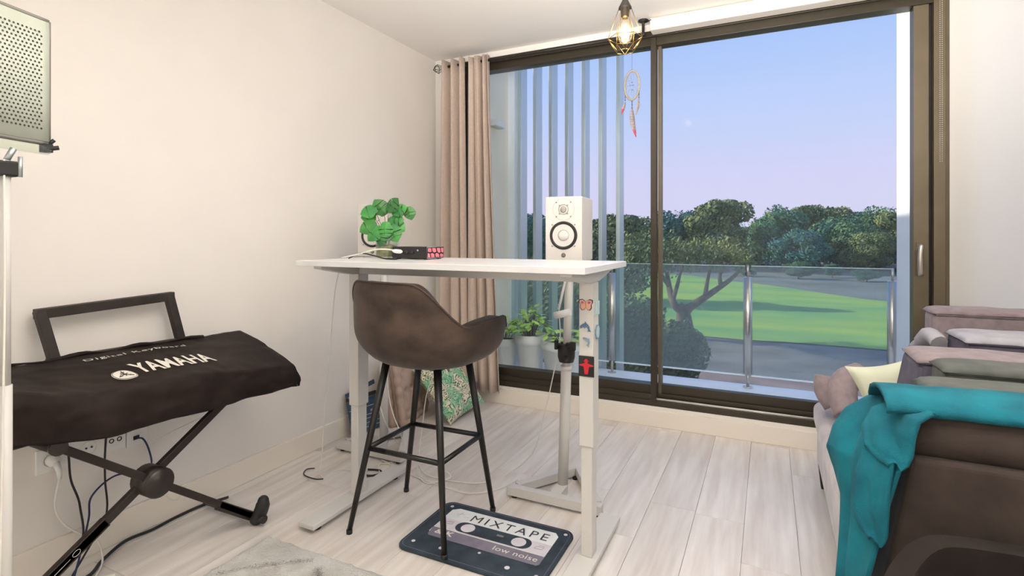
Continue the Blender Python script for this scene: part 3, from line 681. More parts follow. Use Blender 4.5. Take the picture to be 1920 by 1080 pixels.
# ------------------------------------------------------------------ bar stool
def tub_shell(cx, cy, zb, zback, zarm, hw, hd, face=pi/2, front=-.02, name='backrest', mt='velvet', parent=None, th=.045, bot=.56):
    """U-shaped shell: th runs round the back from one arm front to the other; open side towards `face`"""
    nu, nv = 61, 14
    def f(u, v):
        s = (u-.5)*2                     # -1..1, 0 = middle of the back
        a = s*radians(128)
        e = .80
        cx_, sn_ = cos(a), sin(a)
        bx = math.copysign(abs(sn_)**e, sn_)*hw; by = -math.copysign(abs(cx_)**e, cx_)*hd
        if abs(s) > .70: by += (abs(s)-.70)*.20*hd
        k = min(1, max(0, (abs(s)-.17)/.40)); k = k*k*(3-2*k)
        zt = zback+(zarm-zback)*k
        zt -= .018*exp(-((abs(s)-.58)/.10)**2)
        
        fl = min(1, v/.55); prof = bot+(1-bot)*sin(fl*pi/2)**.8
        prof += .04*v-.05*max(0, v-.75)*(1-k)
        z = zb+(zt-zb)*v**1.15
        if abs(s) > .84:
            q = (abs(s)-.84)/.16; zm = zb+(zt-zb)*.66; z = zm+(z-zm)*max(.10, sqrt(max(0, 1-q*q*.99)))
        X, Y = bx*prof, by*prof
        r = face-pi/2
        return (cx+X*cos(r)-Y*sin(r), cy+X*sin(r)+Y*cos(r), z)
    o = MB().grid(nu, nv, f).build(name, M[mt], parent)
    m = o.modifiers.new('s', 'SOLIDIFY'); m.thickness = th; m.offset = -1
    m = o.modifiers.new('b', 'BEVEL'); m.width = .015; m.segments = 3; m.limit_method = 'ANGLE'; m.angle_limit = radians(50)
    top = [Vector(f(i/60, 1.0)) for i in range(61)]
    return o, top, f
def tapered_leg(a, b, r0, r1): return MB().tube([a, b], [r0, r1], 14)
st = thing('bar_stool', 'brown velvet bar stool with wrap-around back on four black metal legs at the desk', 'stool', (-1.32, 1.88, 0))
o, top, sf = tub_shell(-1.305, 1.895, .695, 1.036, .885, .298, .268, parent=st, face=pi/2-.16, th=.060, bot=.66)
MB().tube([p+Vector((0, 0, .002)) for p in top], .0045, 6).build('piping', M['velvet'], o)
pl = superell(32, .215, .205, .75)
MB().add([(-1.29+x*k, 1.905+y*k, z) for (k, z) in ((.7, .690), (.92, .698), (1, .72), (1, .765), (.95, .79), (.6, .80)) for x, y in pl], [(i*32+j, i*32+(j+1) % 32, (i+1)*32+(j+1) % 32, (i+1)*32+j) for i in range(5) for j in range(32)]+[list(range(32))[::-1], [160+i for i in range(32)]], True).build('seat', M['velvet'], st)
MB().box((-1.42, 1.77, .682), (-1.17, 2.02, .694)).build('seat_plate', M['black'], st)
feet = [(-1.547, 1.679), (-1.089, 1.681), (-1.101, 2.092), (-1.559, 2.076)]
tops = [(-1.425, 1.765), (-1.175, 1.765), (-1.175, 2.0), (-1.425, 2.0)]
ringp = []
for (fx, fy_), (tx_, ty_) in zip(feet, tops):
    zf = .0155 if (fx, fy_) == feet[1] else 0.0
    tapered_leg((fx, fy_, zf+.012), (tx_, ty_, .70), .0105, .0165).build('leg', M['black'], st)
    MB().lathe([(0, 0), (.0125, 0), (.0125, .016), (0, .016)], (fx, fy_, zf), 12).build('foot_cap', M['rubber'], st)
    q = .345/.70; ringp.append(Vector((fx+(tx_-fx)*q, fy_+(ty_-fy_)*q, .345)))
for i in range(4): MB().tube([ringp[i], ringp[(i+1) % 4]], .0105, 12).build('footrest', M['black'], st)

# ------------------------------------------------------------------ cassette mat
MX0, MX1, MY0, MY1 = -1.315, -.705, 1.675, 2.068
mt_ = thing('floor_mat', 'dark navy floor mat printed as an audio cassette reading MIXTAPE', 'mat', (-1.01, 1.87, 0))
cxm, cym = (MX0+MX1)/2, (MY0+MY1)/2
def rrect(x0, y0, x1, y1, r, n=6):
    out = []
    for cx, cy, a0 in ((x1-r, y1-r, 0), (x0+r, y1-r, pi/2), (x0+r, y0+r, pi), (x1-r, y0+r, 3*pi/2)):
        for i in range(n+1): q = a0+pi/2*i/n; out.append((cx+r*cos(q), cy+r*sin(q)))
    return out
MB().prism(rrect(MX0, MY0, MX1, MY1, .045), lambda x, y: (x, y, .0005), (0, 0, .013)).build('mat_base', M['matdark'], mt_, bevel=.004)
zt = .0137
def flat(poly, name, m, dz=.0006, z=zt): return MB().prism(poly, lambda x, y: (x, y, z), (0, 0, dz)).build(name, M[m], mt_)
MB().tube([(x, y, zt) for x, y in rrect(MX0+.012, MY0+.012, MX1-.012, MY1-.012, .036)], .0008, 5, closed=True).build('stitching', M['matband'], mt_)
flat([(-1.235, 1.80), (-.757, 1.80), (-.757, 2.0), (-.775, 2.022), (-1.225, 2.022), (-1.252, 2.0), (-1.252, 1.82)], 'printed_label', 'matlabel')
flat([(-1.252, 1.932), (-.757, 1.932), (-.757, 2.0), (-.775, 2.022), (-1.225, 2.022), (-1.252, 2.0)], 'printed_band', 'matwhite', .0004, zt+.0006)
flat([(-1.245, 1.800), (-1.235, 1.790), (-.765, 1.790), (-.757, 1.80), (-.757, 1.852), (-1.252, 1.852)], 'printed_band', 'matband', .0004, zt+.0006)
flat([(-1.25, 1.853), (-.757, 1.853), (-.757, 1.856), (-1.25, 1.856)], 'printed_line', 'print', .0003, zt+.0010)
z2 = zt+.0011
flat(rrect(-1.170, 1.862, -.832, 1.936, .036), 'tape_window', 'matdark', .0004, z2)
for cx in (-1.115, -.885):
    flat([(cx+.030*cos(2*pi*i/28), 1.899+.030*sin(2*pi*i/28)) for i in range(28)], 'tape_reel', 'matlabel', .0004, z2+.0004)
flat([(-.985, 1.90), (-.955, 1.90), (-.955, 1.912), (-.985, 1.912)], 'printed_mark', 'matband', .0004, z2+.0004)
text_mesh('MIXTAPE', .070, lambda x, y: (-.965+x, 1.972+y, z2+.0006), 'lettering', M['interface'], mt_, spacing=1.32, sx_=1.02)
text_mesh('low noise', .040, lambda x, y: (-.865+x, 1.822+y, z2+.0006), 'lettering', M['print'], mt_, spacing=1.05, sx_=1.15)
text_mesh('& K', .042, lambda x, y: (-1.185+x, 1.827+y, z2+.0006), 'lettering', M['print'], mt_, spacing=1.05, offset=.0012, sx_=1.2)
def sketch(cx, cy, s):
    return MB().tube([(cx-.02*s, cy-.010, z2), (cx+.012*s, cy-.010, z2), (cx+.016*s, cy+.004, z2), (cx-.016*s, cy+.004, z2)], .0006, 4, closed=True).tube([(cx-.01, cy+.012, z2), (cx+.014, cy+.012, z2)], .0006, 4)
sketch(-1.205, 1.905, 1).build('printed_symbol', M['grey'], mt_); sketch(-.795, 1.90, 1).build('printed_symbol', M['grey'], mt_)
MB().tube([(-1.22, 1.978, z2), (-1.18, 1.985, z2)], .0006, 4).tube([(-1.205, 1.965, z2), (-1.195, 2.0, z2)], .0006, 4).tube([(-1.18, 1.968, z2), (-1.155, 1.972, z2)], .0006, 4).build('printed_symbol', M['grey'], mt_)
for x, y, r in ((-1.27, 2.026, .008), (-.737, 2.03, .008), (-1.265, 1.730, .008), (-.74, 1.735, .008), (-.99, 1.771, .006), (-.855, 1.735, .010), (-1.14, 1.735, .009)):
    flat([(x+r*cos(2*pi*i/14), y+r*sin(2*pi*i/14)) for i in range(14)], 'printed_screw', 'matlabel', .0004, zt)

# ------------------------------------------------------------------ rug
def rugf(u, v):
    x = -1.815+1.75*u; y = 1.513-2.0*v
    ed = min(u, v, 1-u, 1-v)
    j = .006*noise.noise(Vector((x*14, y*14, 0)))
    return (x+j*(ed < .01)*2, y+j*(ed < .01), (.002 if ed < .004 else .015)+.006*noise.noise(Vector((x*30, y*30, 2)))*(ed > .004))
rg = MB().grid(150, 170, rugf)
tag(rg.build('rug', M['rug']), 'pale grey shaggy rug with its corner at the bottom edge', 'rug')
rgo = bpy.data.objects['rug']
def rline(pts, w_, n=260, seed=1):
    rr = random.Random(seed); mb = MB(); P_ = smooth_path([(x, y, .019) for x, y in pts], 10)
    for i in range(n):
        p = P_[rr.randrange(len(P_))]+Vector((rr.gauss(0, w_), rr.gauss(0, w_), rr.uniform(0, .004)))
        a = rr.random()*pi; d = Vector((cos(a), sin(a), 0))*rr.uniform(.0015, .004); e_ = Vector((-d.y, d.x, 0))*.5
        mb.add([p-d, p+e_, p+d, p-e_+Vector((0, 0, .001))], [(0, 1, 2, 3)])
    return mb
tag(rline([(-1.52, 1.455), (-1.60, 1.40), (-1.68, 1.34), (-1.76, 1.25)], .006).build('rug_motif', M['rugdark'], rgo), kind='stuff')
tag(rline([(-1.46, 1.425), (-1.43, 1.40), (-1.40, 1.37), (-1.38, 1.33), (-1.33, 1.30)], .010, 420, 3).build('rug_motif', M['rugdark'], rgo), kind='stuff')

# ------------------------------------------------------------------ keyboard under its cover, stand
kb = thing('covered_keyboard', 'electronic keyboard under a black nylon cover marked YAMAHA', 'keyboard', (-2.05, 1.2, .58))
YS = [.66, .71, .843, .978, 1.29, 1.50, 1.70]
ZB = [.792, .79, .787, .784, .780, .776, .772]
ZF = [.79, .785, .745, .722, .708, .672, .650]
ZL = [.66, .64, .605, .586, .575, .567, .562]
XF = [-1.86, -1.865, -1.87, -1.872, -1.875, -1.88, -1.885]
def coverP(u, v):
    """u along the length (0 near .. 1 far end), v across: 0 back .. .62 fold .. 1 hem"""
    y = .66+1.045*u
    zb = interp(YS, ZB, y); zf = interp(YS, ZF, y); zl = interp(YS, ZL, y); xf = interp(YS, XF, y)
    wr = .008*noise.noise(Vector((y*7, v*5, 1)))+.004*noise.noise(Vector((y*22, v*12, 4)))
    if v < .62:
        t = v/.62; x = -2.245+(xf+2.245)*t; z = zb+(zf-zb)*t**1.15
        z += wr*.7+.004*sin(t*pi)
    else:
        t = (v-.62)/.38; x = xf+.018*sin(t*pi*.8)+.010*sin(y*19+2)*t+.008*noise.noise(Vector((y*12, 5, 0)))*t; z = zf+(zl-zf)*t; x += wr*1.5
    if u > .97 and v > .3: z -= .006*(u-.97)/.03; 
    if v > .5: y += .0
    return Vector((x, y, z))
cv = MB().grid(110, 44, coverP)
# right end flap and back drop
cv.grid(12, 26, lambda s, v: (lambda p: Vector((p.x-.0, p.y+.012*sin(s*pi)+.004, p.z+(min(p.z, .562+.012*sin(v*9))-.0-p.z)*s)))(coverP(1, v)))
cv.grid(60, 6, lambda u, s: (lambda p: Vector((p.x-.012*s, p.y, p.z-.16*s)))(coverP(u, 0)))
cv.grid(10, 26, lambda s, v: (lambda p: Vector((p.x, p.y-.01*s, p.z-(p.z-.60+.02*sin(v*4))*s)))(coverP(0, v)))
cvo = cv.build('cover', M['cover'], kb, solid=.003)
MB().box((-2.23, .60, .615), (-1.90, 1.68, .655)).box((-2.23, .60, .655), (-2.05, 1.68, .70)).build('keyboard_body', M['black'], kb, bevel=.006)
# back hem roll
MB().tube([coverP(u/40, 0)+Vector((.006, 0, .004+.003*sin(u*.9))) for u in range(3, 34)], [.006+.003*sin(i*.7) for i in range(31)], 6).build('hem', M['cover'], kb)
def cmap(cy, cv_, hx):
    # text plane on the cover: x along +y, up towards the back
    def f(x, y):
        u = (cy+x-.66)/1.045; v = cv_-y/.62*.9
        p = coverP(u, v); p2 = coverP(u, v-.02); p3 = coverP(u+.004, v)
        n_ = (p3-p).cross(p2-p).normalized()
        if n_.z < 0: n_ = -n_
        return p+n_*.0045
    return f
text_mesh('YAMAHA', .135, cmap(1.255, .40, 0), 'lettering', M['print'], cvo, offset=.0033, spacing=1.03, sx_=.50)
text_mesh('Digital Keyboard', .034, cmap(1.215, .13, 0), 'lettering', M['print'], cvo, spacing=1.15, sx_=1.35)
f_ = cmap(1.062, .455, 0)
em = MB(); n = 36
em.add([f_(0, 0)]+[f_(.037*cos(2*pi*i/n), .043*sin(2*pi*i/n)) for i in range(n)], [(0, 1+i, 1+(i+1) % n) for i in range(n)])
em.build('emblem', M['print'], cvo)
em = MB().tube([f_(.034*cos(2*pi*i/n), .039*sin(2*pi*i/n))+Vector((0, 0, .0012)) for i in range(n)], .0008, 5, closed=True)
for q in (90, 210, 330):
    for dq in (0, 60):
        a = radians(q+dq); L = .026 if dq == 0 else .013
        em.tube([f_(-.010*cos(a)*(dq == 0), -.010*sin(a)*(dq == 0))+Vector((0, 0, .0014)), f_(L*cos(a), L*sin(a)*1.1)+Vector((0, 0, .0014))], .0013, 5)
    a = radians(q); c_ = (.016*cos(a), .017*sin(a)); d_ = (-sin(a)*.005, cos(a)*.005)
    em.tube([f_(c_[0]-d_[0], c_[1]-d_[1])+Vector((0, 0, .0014)), f_(c_[0]+d_[0], c_[1]+d_[1])+Vector((0, 0, .0014))], .0012, 5)
em.build('emblem_mark', M['interface'], cvo)
# music rest frame standing behind the cover
mr = thing('music_rest', 'dark wooden music rest frame rising behind the covered keyboard', 'music stand', (-2.27, 1.2, .77))
def bar3(a, b, w_, d_, ax=Vector((1, 0, 0))):
    a = Vector(a); b = Vector(b); t = (b-a).normalized(); n_ = ax.cross(t).normalized()*w_/2; q = ax*d_/2
    pts = [a-n_-q, a+n_-q, a+n_+q, a-n_+q]; pts2 = [p+(b-a) for p in pts]
    return MB().hexa(pts+pts2)
bar3((-2.285, .945, .945), (-2.285, 1.420, .963), .036, .03).build('top_bar', M['restwood'], mr, bevel=.003)
bar3((-2.285, .958, .955), (-2.262, .992, .775), .032, .03).build('side_bar', M['restwood'], mr, bevel=.003)
bar3((-2.285, 1.400, .975), (-2.262, 1.440, .765), .032, .03).build('side_bar', M['restwood'], mr, bevel=.003)
bar3((-2.262, .97, .778), (-2.262, 1.45, .772), .022, .03).build('bottom_bar', M['restwood'], mr, bevel=.003)

ks = thing('keyboard_stand', 'dark metal X-shaped keyboard stand against the left wall', 'stand', (-2.0, 1.162, 0))
def obar(a, b, w_, x0, name, m='standgrey'):
    a = Vector((x0, *a)); b = Vector((x0, *b)); return bar3(a, b, w_, .022).build(name, M[m], ks, bevel=.003)
obar((.66, .03), (1.50, .575), .030, -2.0, 'leg')
obar((.63, .01), (1.02, .262), .036, -2.0, 'leg_sleeve')
obar((.835, .595), (1.555, .035), .026, -1.968, 'leg')
obar((1.40, .150), (1.545, .040), .036, -1.968, 'leg_sleeve')
MB().tube([(-2.25, .832, .595), (-1.88, .832, .595)], .020, 16).tube([(-1.885, .832, .595), (-1.872, .832, .595)], .024, 16).build('support_bar', M['standgrey'], ks)
MB().tube([(-2.25, 1.50, .590), (-1.90, 1.50, .590)], .013, 16).build('support_bar', M['standgrey'], ks)
MB().tube([(-2.27, 1.56, .032), (-1.90, 1.56, .032)], .017, 14).build('foot_bar', M['standgrey'], ks)
MB().tube(smooth_path([(-1.955, 1.56, .018), (-1.93, 1.562, .05), (-1.915, 1.565, .09), (-1.915, 1.567, .125)], 4), [.026]*4+[.028]*5+[.024, .022, .018, .010], 14).build('foot_cap', M['rubber'], ks)
MB().tube([(-2.27, .64, .032), (-1.74, .64, .032)], .017, 14).build('foot_bar', M['standgrey'], ks)
MB().tube([(-2.03, 1.162, .341), (-1.945, 1.162, .341)], [.052, .052], 24).lathe([(.052, 0), (.045, .012), (0, .016)], (-1.947, 1.162, .341), 24, Matrix.Rotation(pi/2, 3, 'Y')).build('hub', M['standgrey'], ks)
mk = lambda x, y: Vector((-1.9875, .93+x*.83-y*.55, .205+x*.55+y*.83))
MB().tube([mk(.012*cos(2*pi*i/16), .008*sin(2*pi*i/16)) for i in range(16)], .0008, 4, closed=True).build('printed_mark', M['print'], ks)
MB().tube([mk(-.10, 0), mk(-.02, 0)], .0008, 4).build('printed_mark', M['print'], ks)

# ------------------------------------------------------------------ wall sockets, cables
def plate(y0, z0, w_, h_, name, label, cat='socket', n=2):
    t = thing(name, label, cat, (WX, y0+w_/2, z0)); 
    MB().box((WX, y0, z0), (WX+.009, y0+w_, z0+h_)).build('cover_plate', M['whiteplastic'], t, bevel=.002); return t
RY = Matrix.Rotation(pi/2, 3, 'Y')
p1 = plate(.968, .368, .215, .085, 'power_socket', 'white double power socket plate low on the left wall, plug inserted')
MB().lathe([(.026, .010), (.026, .0115), (.023, .0115), (.023, .002), (0, .002)], (WX, 1.012, .410), 24, RY).lathe([(.026, .010), (.026, .0115), (.023, .0115), (.023, .002), (0, .002)], (WX, 1.13, .412), 24, RY).build('socket_well', M['trim'], p1)
for dy in (-.009, .009): MB().lathe([(0, .0125), (.0035, .0125), (.0035, .002)], (WX, 1.13+dy, .412), 10, RY).build('pin_hole', M['interface'], p1)
p2 = plate(1.185, .368, .075, .080, 'antenna_socket', 'white socket plate with two round dark antenna sockets')
for dy in (-.014, .014): MB().lathe([(.009, .009), (.009, .011), (.006, .011), (.005, .004), (0, .004)], (WX, 1.222+dy, .410), 16, RY).build('antenna_hole', M['interface'], p2)
p3 = plate(1.264, .362, .078, .080, 'network_socket', 'white network socket plate with a blue cable plugged in')
MB().box((WX+.008, 1.288, .386), (WX+.012, 1.310, .402)).build('port', M['interface'], p3)

def cable(pts, r, m, label, name='cable', n=8, cat='cable', seg=8):
    return tag(MB().tube(smooth_path(pts, n), r, seg).build(name, M[m]), label, cat)
pg = thing('power_plug', 'white round power plug with its cable in the low wall socket', 'plug', (WX+.01, 1.012, .41))
MB().lathe([(.0, .010), (.021, .010), (.022, .024), (.017, .040), (0, .044)], (WX, 1.012, .410), 20, RY).tube([(WX+.035, 1.014, .405), (WX+.045, 1.020, .375), (WX+.045, 1.022, .345)], [.011, .009, .006], 12).build('plug_body', M['whiteplastic'], pg)
MB().tube(smooth_path([(WX+.045, 1.022, .350), (WX+.04, 1.01, .25), (WX+.035, 1.04, .17), (WX+.04, 1.10, .10), (WX+.05, 1.14, .06), (WX+.12, 1.12, .012), (WX+.2, 1.05, .006)], 8), .0035, 8).build('cord', M['whitecord'], pg)
cable([(WX+.016, 1.299, .392), (WX+.045, 1.305, .392), (WX+.055, 1.32, .35), (WX+.05, 1.335, .28), (WX+.06, 1.30, .26), (WX+.05, 1.20, .285), (WX+.05, 1.12, .24), (WX+.05, 1.11, .16), (WX+.10, 1.06, .07), (WX+.20, .98, .008), (WX+.3, .9, .006)], .0035, 'bluecord', 'navy network cable looping down from the wall socket')
def hang(px0, pts, m, label, r=.0035): cable([P(*p[:2], x=p[2]) for p in pts], r, m, label)
cable([P(118, 800, x=-2.2), P(128, 850, x=-2.24), P(133, 900, x=-2.27), P(150, 950, x=-2.28), P(147, 1030, x=-2.25), (-2.2, .86, .006), (-2.1, .74, .006)], .0038, 'darkcord', 'black cable hanging from the keyboard, leftmost of the two')
cable([P(201, 800, x=-2.2), P(197, 850, x=-2.25), P(197, 900, x=-2.27), P(201, 950, x=-2.28), P(190, 985, x=-2.27), (-2.22, 1.02, .006), (-2.05, .88, .006)], .0035, 'darkcord', 'black cable hanging from the keyboard, right of the other beside the antenna socket')
cable([(-2.0, 1.46, .52), P(289, 830, x=-2.3), P(295, 880, x=-2.3), P(303, 920, x=-2.31), P(330, 938, x=-2.31), (-2.31, 1.50, .125)], .0016, 'whitecord', 'thin pale wire hanging beside the stand hub')
cable([(-2.26, 1.66, .007), (-2.295, 1.56, .007), (-2.30, 1.44, .007), (-2.29, 1.34, .007), (-2.30, 1.24, .007), (-2.24, 1.13, .007), (-2.18, 1.05, .007), (-2.22, .94, .007), (-2.20, .82, .007), (-2.1, .70, .007)], .006, 'darkcord', 'thick black cable lying along the foot of the left wall')
cable([(-2.10, 1.10, .007), (-2.16, 1.02, .007), (-2.15, .90, .007), (-2.2, .76, .007)], .006, 'whitecord', 'white cable running beside the stand foot along the wall')
# white cables at the desk
cable([(-1.76, 1.86, 1.088), P(629, 540, y=1.9), P(620, 640, y=1.95), P(610, 760, y=2.0), P(604, 850, y=2.0), P(602, 895, z=.008), P(640, 880, z=.006), P(700, 890, z=.006)], .0028, 'whitecord', 'thin white cable hanging from the left end of the desk')
cable([(-.885, 2.34, .90), P(1050, 640, y=2.36), P(1038, 700, y=2.36), P(1020, 780, y=2.36), P(998, 850, y=2.38), P(950, 890, z=.006), P(905, 905, z=.006), P(850, 902, z=.006), P(800, 890, z=.006), P(785, 870, z=.006)], .0026, 'whitecord', 'thin white cable sweeping from the right stand down to the floor')
cable([P(970, 900, z=.006), P(930, 918, z=.006), P(880, 925, z=.006), P(840, 915, z=.006), P(790, 898, z=.006), P(750, 880, z=.006), P(715, 862, z=.006)], .003, 'whitecord', 'white cable curving across the floor under the stool')
cable([P(850, 885, z=.008), P(838, 897, z=.012), P(826, 890, z=.014), P(836, 884, z=.018), P(846, 894, z=.012), P(832, 900, z=.008), P(800, 906, z=.006), P(783, 890, z=.006)], .003, 'whitecord', 'small loop of white cable between the stool legs')
cable([P(722, 600, y=2.38), P(727, 720, y=2.36), P(735, 770, y=2.34), P(750, 810, y=2.30), P(757, 845, z=.006), P(735, 866, z=.006), P(710, 872, z=.006), P(716, 895, z=.006)], .003, 'whitecord', 'white cable hanging down the left stand pole')
cable([P(707, 740, y=2.34), P(722, 790, y=2.32), P(745, 830, z=.01), P(765, 838, z=.006)], .003, 'whitecord', 'white cable slanting across the left stand base')
cable([P(817, 690, y=2.5), P(800, 740, y=2.5), P(793, 790, y=2.5), P(786, 850, z=.006), P(783, 885, z=.006), P(800, 900, z=.006)], .0025, 'whitecord', 'white cable hanging in front of the leaf-print pillow')
cable([P(690, 880, z=.006), P(712, 882, z=.006), P(713, 888, z=.006), P(690, 892, z=.006), P(680, 885, z=.006)], .005, 'darkcord', 'coil of black cable beside the left desk foot')
cable([P(606, 898, z=.006), P(590, 898, z=.006), P(570, 890, z=.006), P(575, 880, z=.006), P(590, 878, z=.006)], .003, 'darkcord', 'thin dark cable loop on the floor left of the desk foot')

# ------------------------------------------------------------------ left pole with perforated shield
ps = thing('shield_stand', 'white metal pole at the left edge carrying the perforated panel', 'stand', (-1.68, .635, 0))
MB().tube([(-1.683, .637, .0), (-1.683, .637, .85)], .0145, 16).build('pole', M['white'], ps)
MB().tube([(-1.683, .637, .84), (-1.683, .637, 1.40)], .0115, 16).build('inner_pole', M['white'], ps)
MB().lathe([(0, 0), (.13, 0), (.13, .008), (.02, .014), (0, .014)], (-1.683, .637, 0), 28).build('base_plate', M['white'], ps)
MB().box((-1.705, .615, 1.360), (-1.664, .66, 1.398)).build('collar', M['rubber'], ps, bevel=.005)
MB().tube([(-1.68, .637, 1.395), (-1.672, .65, 1.43)], .007, 8).tube([(-1.665, .66, 1.41), (-1.665, .66, 1.36)], .005, 8).build('bracket', M['bracket'], ps)
cable([(-1.668, .63, 1.40), (-1.664, .63, 1.1), (-1.662, .626, .8), (-1.664, .62, .4), (-1.665, .6, .03)], .0025, 'whitecord', 'thin white cable running down the pole at the left edge')
sh = thing('perforated_panel', 'perforated pale metal shield panel on the pole at upper left', 'panel', (-1.70, .65, 1.43))
def shf(u, v):   # u 0..1 from the far edge to the near edge
    s = u
    far = P(88, 42, Z=1.44); fb = P(94, 268, Z=1.44)
    a = Vector((far.x+.004, far.y, 0)); d = Vector((.53, -.85, 0)).normalized(); d = (Vector(P(0, 0, Z=1.30).xy.to_3d())-a.xy.to_3d()).normalized()
    nrm = Vector((-d.y, d.x, 0))
    p = a+d*s*.30-nrm*.030*sin(s*pi*.7)
    return Vector((p.x, p.y, 1.468+(1.792-1.468)*v))
MB().grid(16, 3, shf).build('shell', M['clear'], sh, solid=.012)
hd = MB()
for i in range(26):
    for j in range(26):
        u = .07+i*.034+(j % 2)*.017; v = .10+j*.0315
        if u > .97: continue
        p = shf(u, v); q = shf(u+.01, v)-p; q.normalize(); n_ = Vector((q.y, -q.x, 0))
        if n_.dot(Vector((0, 0, 1.2))-p) < 0 and n_.dot(Vector((0, 0, 0))-Vector((p.x, p.y, 0))) < 0: n_ = -n_
        if n_.dot(-Vector((p.x, p.y, 0))) < 0: n_ = -n_
        r = .0030; c_ = p+n_*.0066
        hd.add([c_+q*r*cos(pi/3*k)+Vector((0, 0, r*sin(pi/3*k))) for k in range(6)], [tuple(range(6)), tuple(range(6))[::-1]])
tag(hd.build('perforation', M['hole'], sh), kind='stuff')
MB().tube([shf(i/15, 0)+Vector((0, 0, -.004)) for i in range(16)], .006, 6).tube([shf(i/15, 1) for i in range(16)], .007, 6).tube([shf(0, i/4) for i in range(5)], .0065, 6).build('rim', M['grey'], sh)
MB().tube([shf(i/15, 0)+Vector((0, 0, -.022)) for i in range(16)], .013, 8).build('lower_roll', M['vase'], sh)
c_ = shf(0, 0)
MB().box((c_.x-.012, c_.y-.014, 1.440), (c_.x+.010, c_.y+.008, 1.462)).tube([(c_.x, c_.y, 1.46), (c_.x+.006, c_.y+.012, 1.475)], .005, 8).tube([(c_.x, c_.y-.01, 1.447), (c_.x+.012, c_.y+.020, 1.455)], .006, 8).build('thumbscrew', M['rubber'], sh)

# ------------------------------------------------------------------ desk-top things
vp = thing('monstera_plant', 'small monstera plant in a clear glass jar on the desk', 'plant', (-1.615, 2.0, DT))
vc = Vector((-1.615, 2.0, DT))
MB().lathe([(0, .002), (.046, .002), (.050, .006), (.050, .112), (.0485, .112), (.048, .008), (0, .006)], vc, 28).build('jar', M['vase'], vp)
MB().lathe([(0, .008), (.044, .008), (.046, .03), (.043, .058), (.02, .066), (0, .064)], vc, 20).build('moss', M['moss'], vp)
mono = [(0, 0), (.10, -.10), (.30, -.22), (.50, -.20)]
def monstera(p, d, up, L, wdt, seed):
    """split leaf: a blade with notches cut in from both sides"""
    rr = random.Random(seed); side = d.cross(up).normalized(); nrm = side.cross(d).normalized()
    pts = []; right = []
    outl = [(-.10, 0), (-.16, .13), (-.12, .28)]
    cuts = [.34, .62] if seed % 3 else [.5]
    for k_ in range(1, 14):
        t = k_/14
        wq = .54*sin(pi*(t*.93+.07)**.85)**.62
        outl.append((t*1.02, wq))
        for c_ in cuts:
            if t < c_ <= t+1/14:
                outl += [(c_+.002, wq), (c_+.012, .13), (c_+.068, wq*.99)]
    outl.append((1.06, 0))
    mb = MB()
    def pos(a, b): return p+d*(a*L)+side*(b*wdt)+nrm*(-.22*L*a*a-.5*abs(b)*abs(b)*wdt+.02*L)
    for s_ in (1, -1):
        o_ = [pos(a, b*s_) for a, b in outl]; n_ = len(o_); mid = [pos(a, 0) for a, b in outl]
        fs = []
        for i in range(n_-1): fs.append((i, i+1, n_+i+1, n_+i) if s_ > 0 else (n_+i, n_+i+1, i+1, i))
        mb.add(o_+mid, fs, True)
    return mb
rr = random.Random(12); stm = MB()
leafspec = [  # px, py of the leaf's centre, size, heading (deg in image), depth offset
 (690, 395, .052, 200, 0), (712, 388, .056, 120, .01), (735, 383, .052, 60, 0), (688, 425, .055, 215, -.02), (748, 392, .050, 30, .01), (742, 412, .048, 10, 0),
 (700, 438, .055, 230, -.04), (722, 432, .050, 270, -.05), (738, 438, .055, 290, -.04), (748, 425, .045, 320, .0), (714, 447, .045, 260, -.05), (768, 400, .042, 285, .02), (690, 408, .045, 190, .02)]
Rv = Vector((CY, SY, 0)); Fv = Vector((-SY, CY, 0)); Uv = Vector((0, 0, 1))
for i, (px, py, sz, hd_, dz) in enumerate(leafspec):
    c = P(px, py, Z=2.50+dz); a = radians(hd_)
    d = (Rv*cos(a)+Uv*sin(a)*.8-Fv*.25).normalized(); start = c-d*sz*.55
    upv = (-Fv*.9+Uv*.45+Rv*rr.uniform(-.3, .3)).normalized()
    if i == 12: upv = (Rv*.95-Fv*.2).normalized()
    monstera(start-d*sz*.08, d, upv, sz*1.3, sz*1.3, i).build('leaf', M['leaf'], vp)
    stm.tube(smooth_path([vc+Vector((rr.uniform(-.01, .01), rr.uniform(-.01, .01), .05)), (vc+start)/2+Vector((0, 0, .05)), start], 4), .0014, 5)
stm.build('stem', M['stem'], vp)

ai = thing('audio_interface', 'black audio interface with a pink crackle-patterned end panel', 'audio device', (-1.44, 2.0, DT))
ax0, ax1, ay0, ay1, az0, az1 = -1.535, -1.350, 1.94, 2.075, DT+.004, DT+.056
MB().box((ax0, ay0, az0), (ax1, ay1, az1)).build('casing', M['interface'], ai, bevel=.002)
for x in (-1.52, -1.37):
    MB().box((x, ay0+.01, DT), (x+.015, ay0+.025, az0)).build('foot', M['rubber'], ai); MB().box((x, ay1-.025, DT), (x+.015, ay1-.01, az0)).build('foot', M['rubber'], ai)
MB().box((ax1, ay0, az0), (ax1+.003, ay1, az1)).build('end_plate', M['magblack'], ai)
MB().tube([(ax1+.003, ay0+.001, az0+.001), (ax1+.003, ay1-.001, az0+.001), (ax1+.003, ay1-.001, az1-.001), (ax1+.003, ay0+.001, az1-.001)], .0014, 6, closed=True).build('end_frame', M['bracket'], ai)
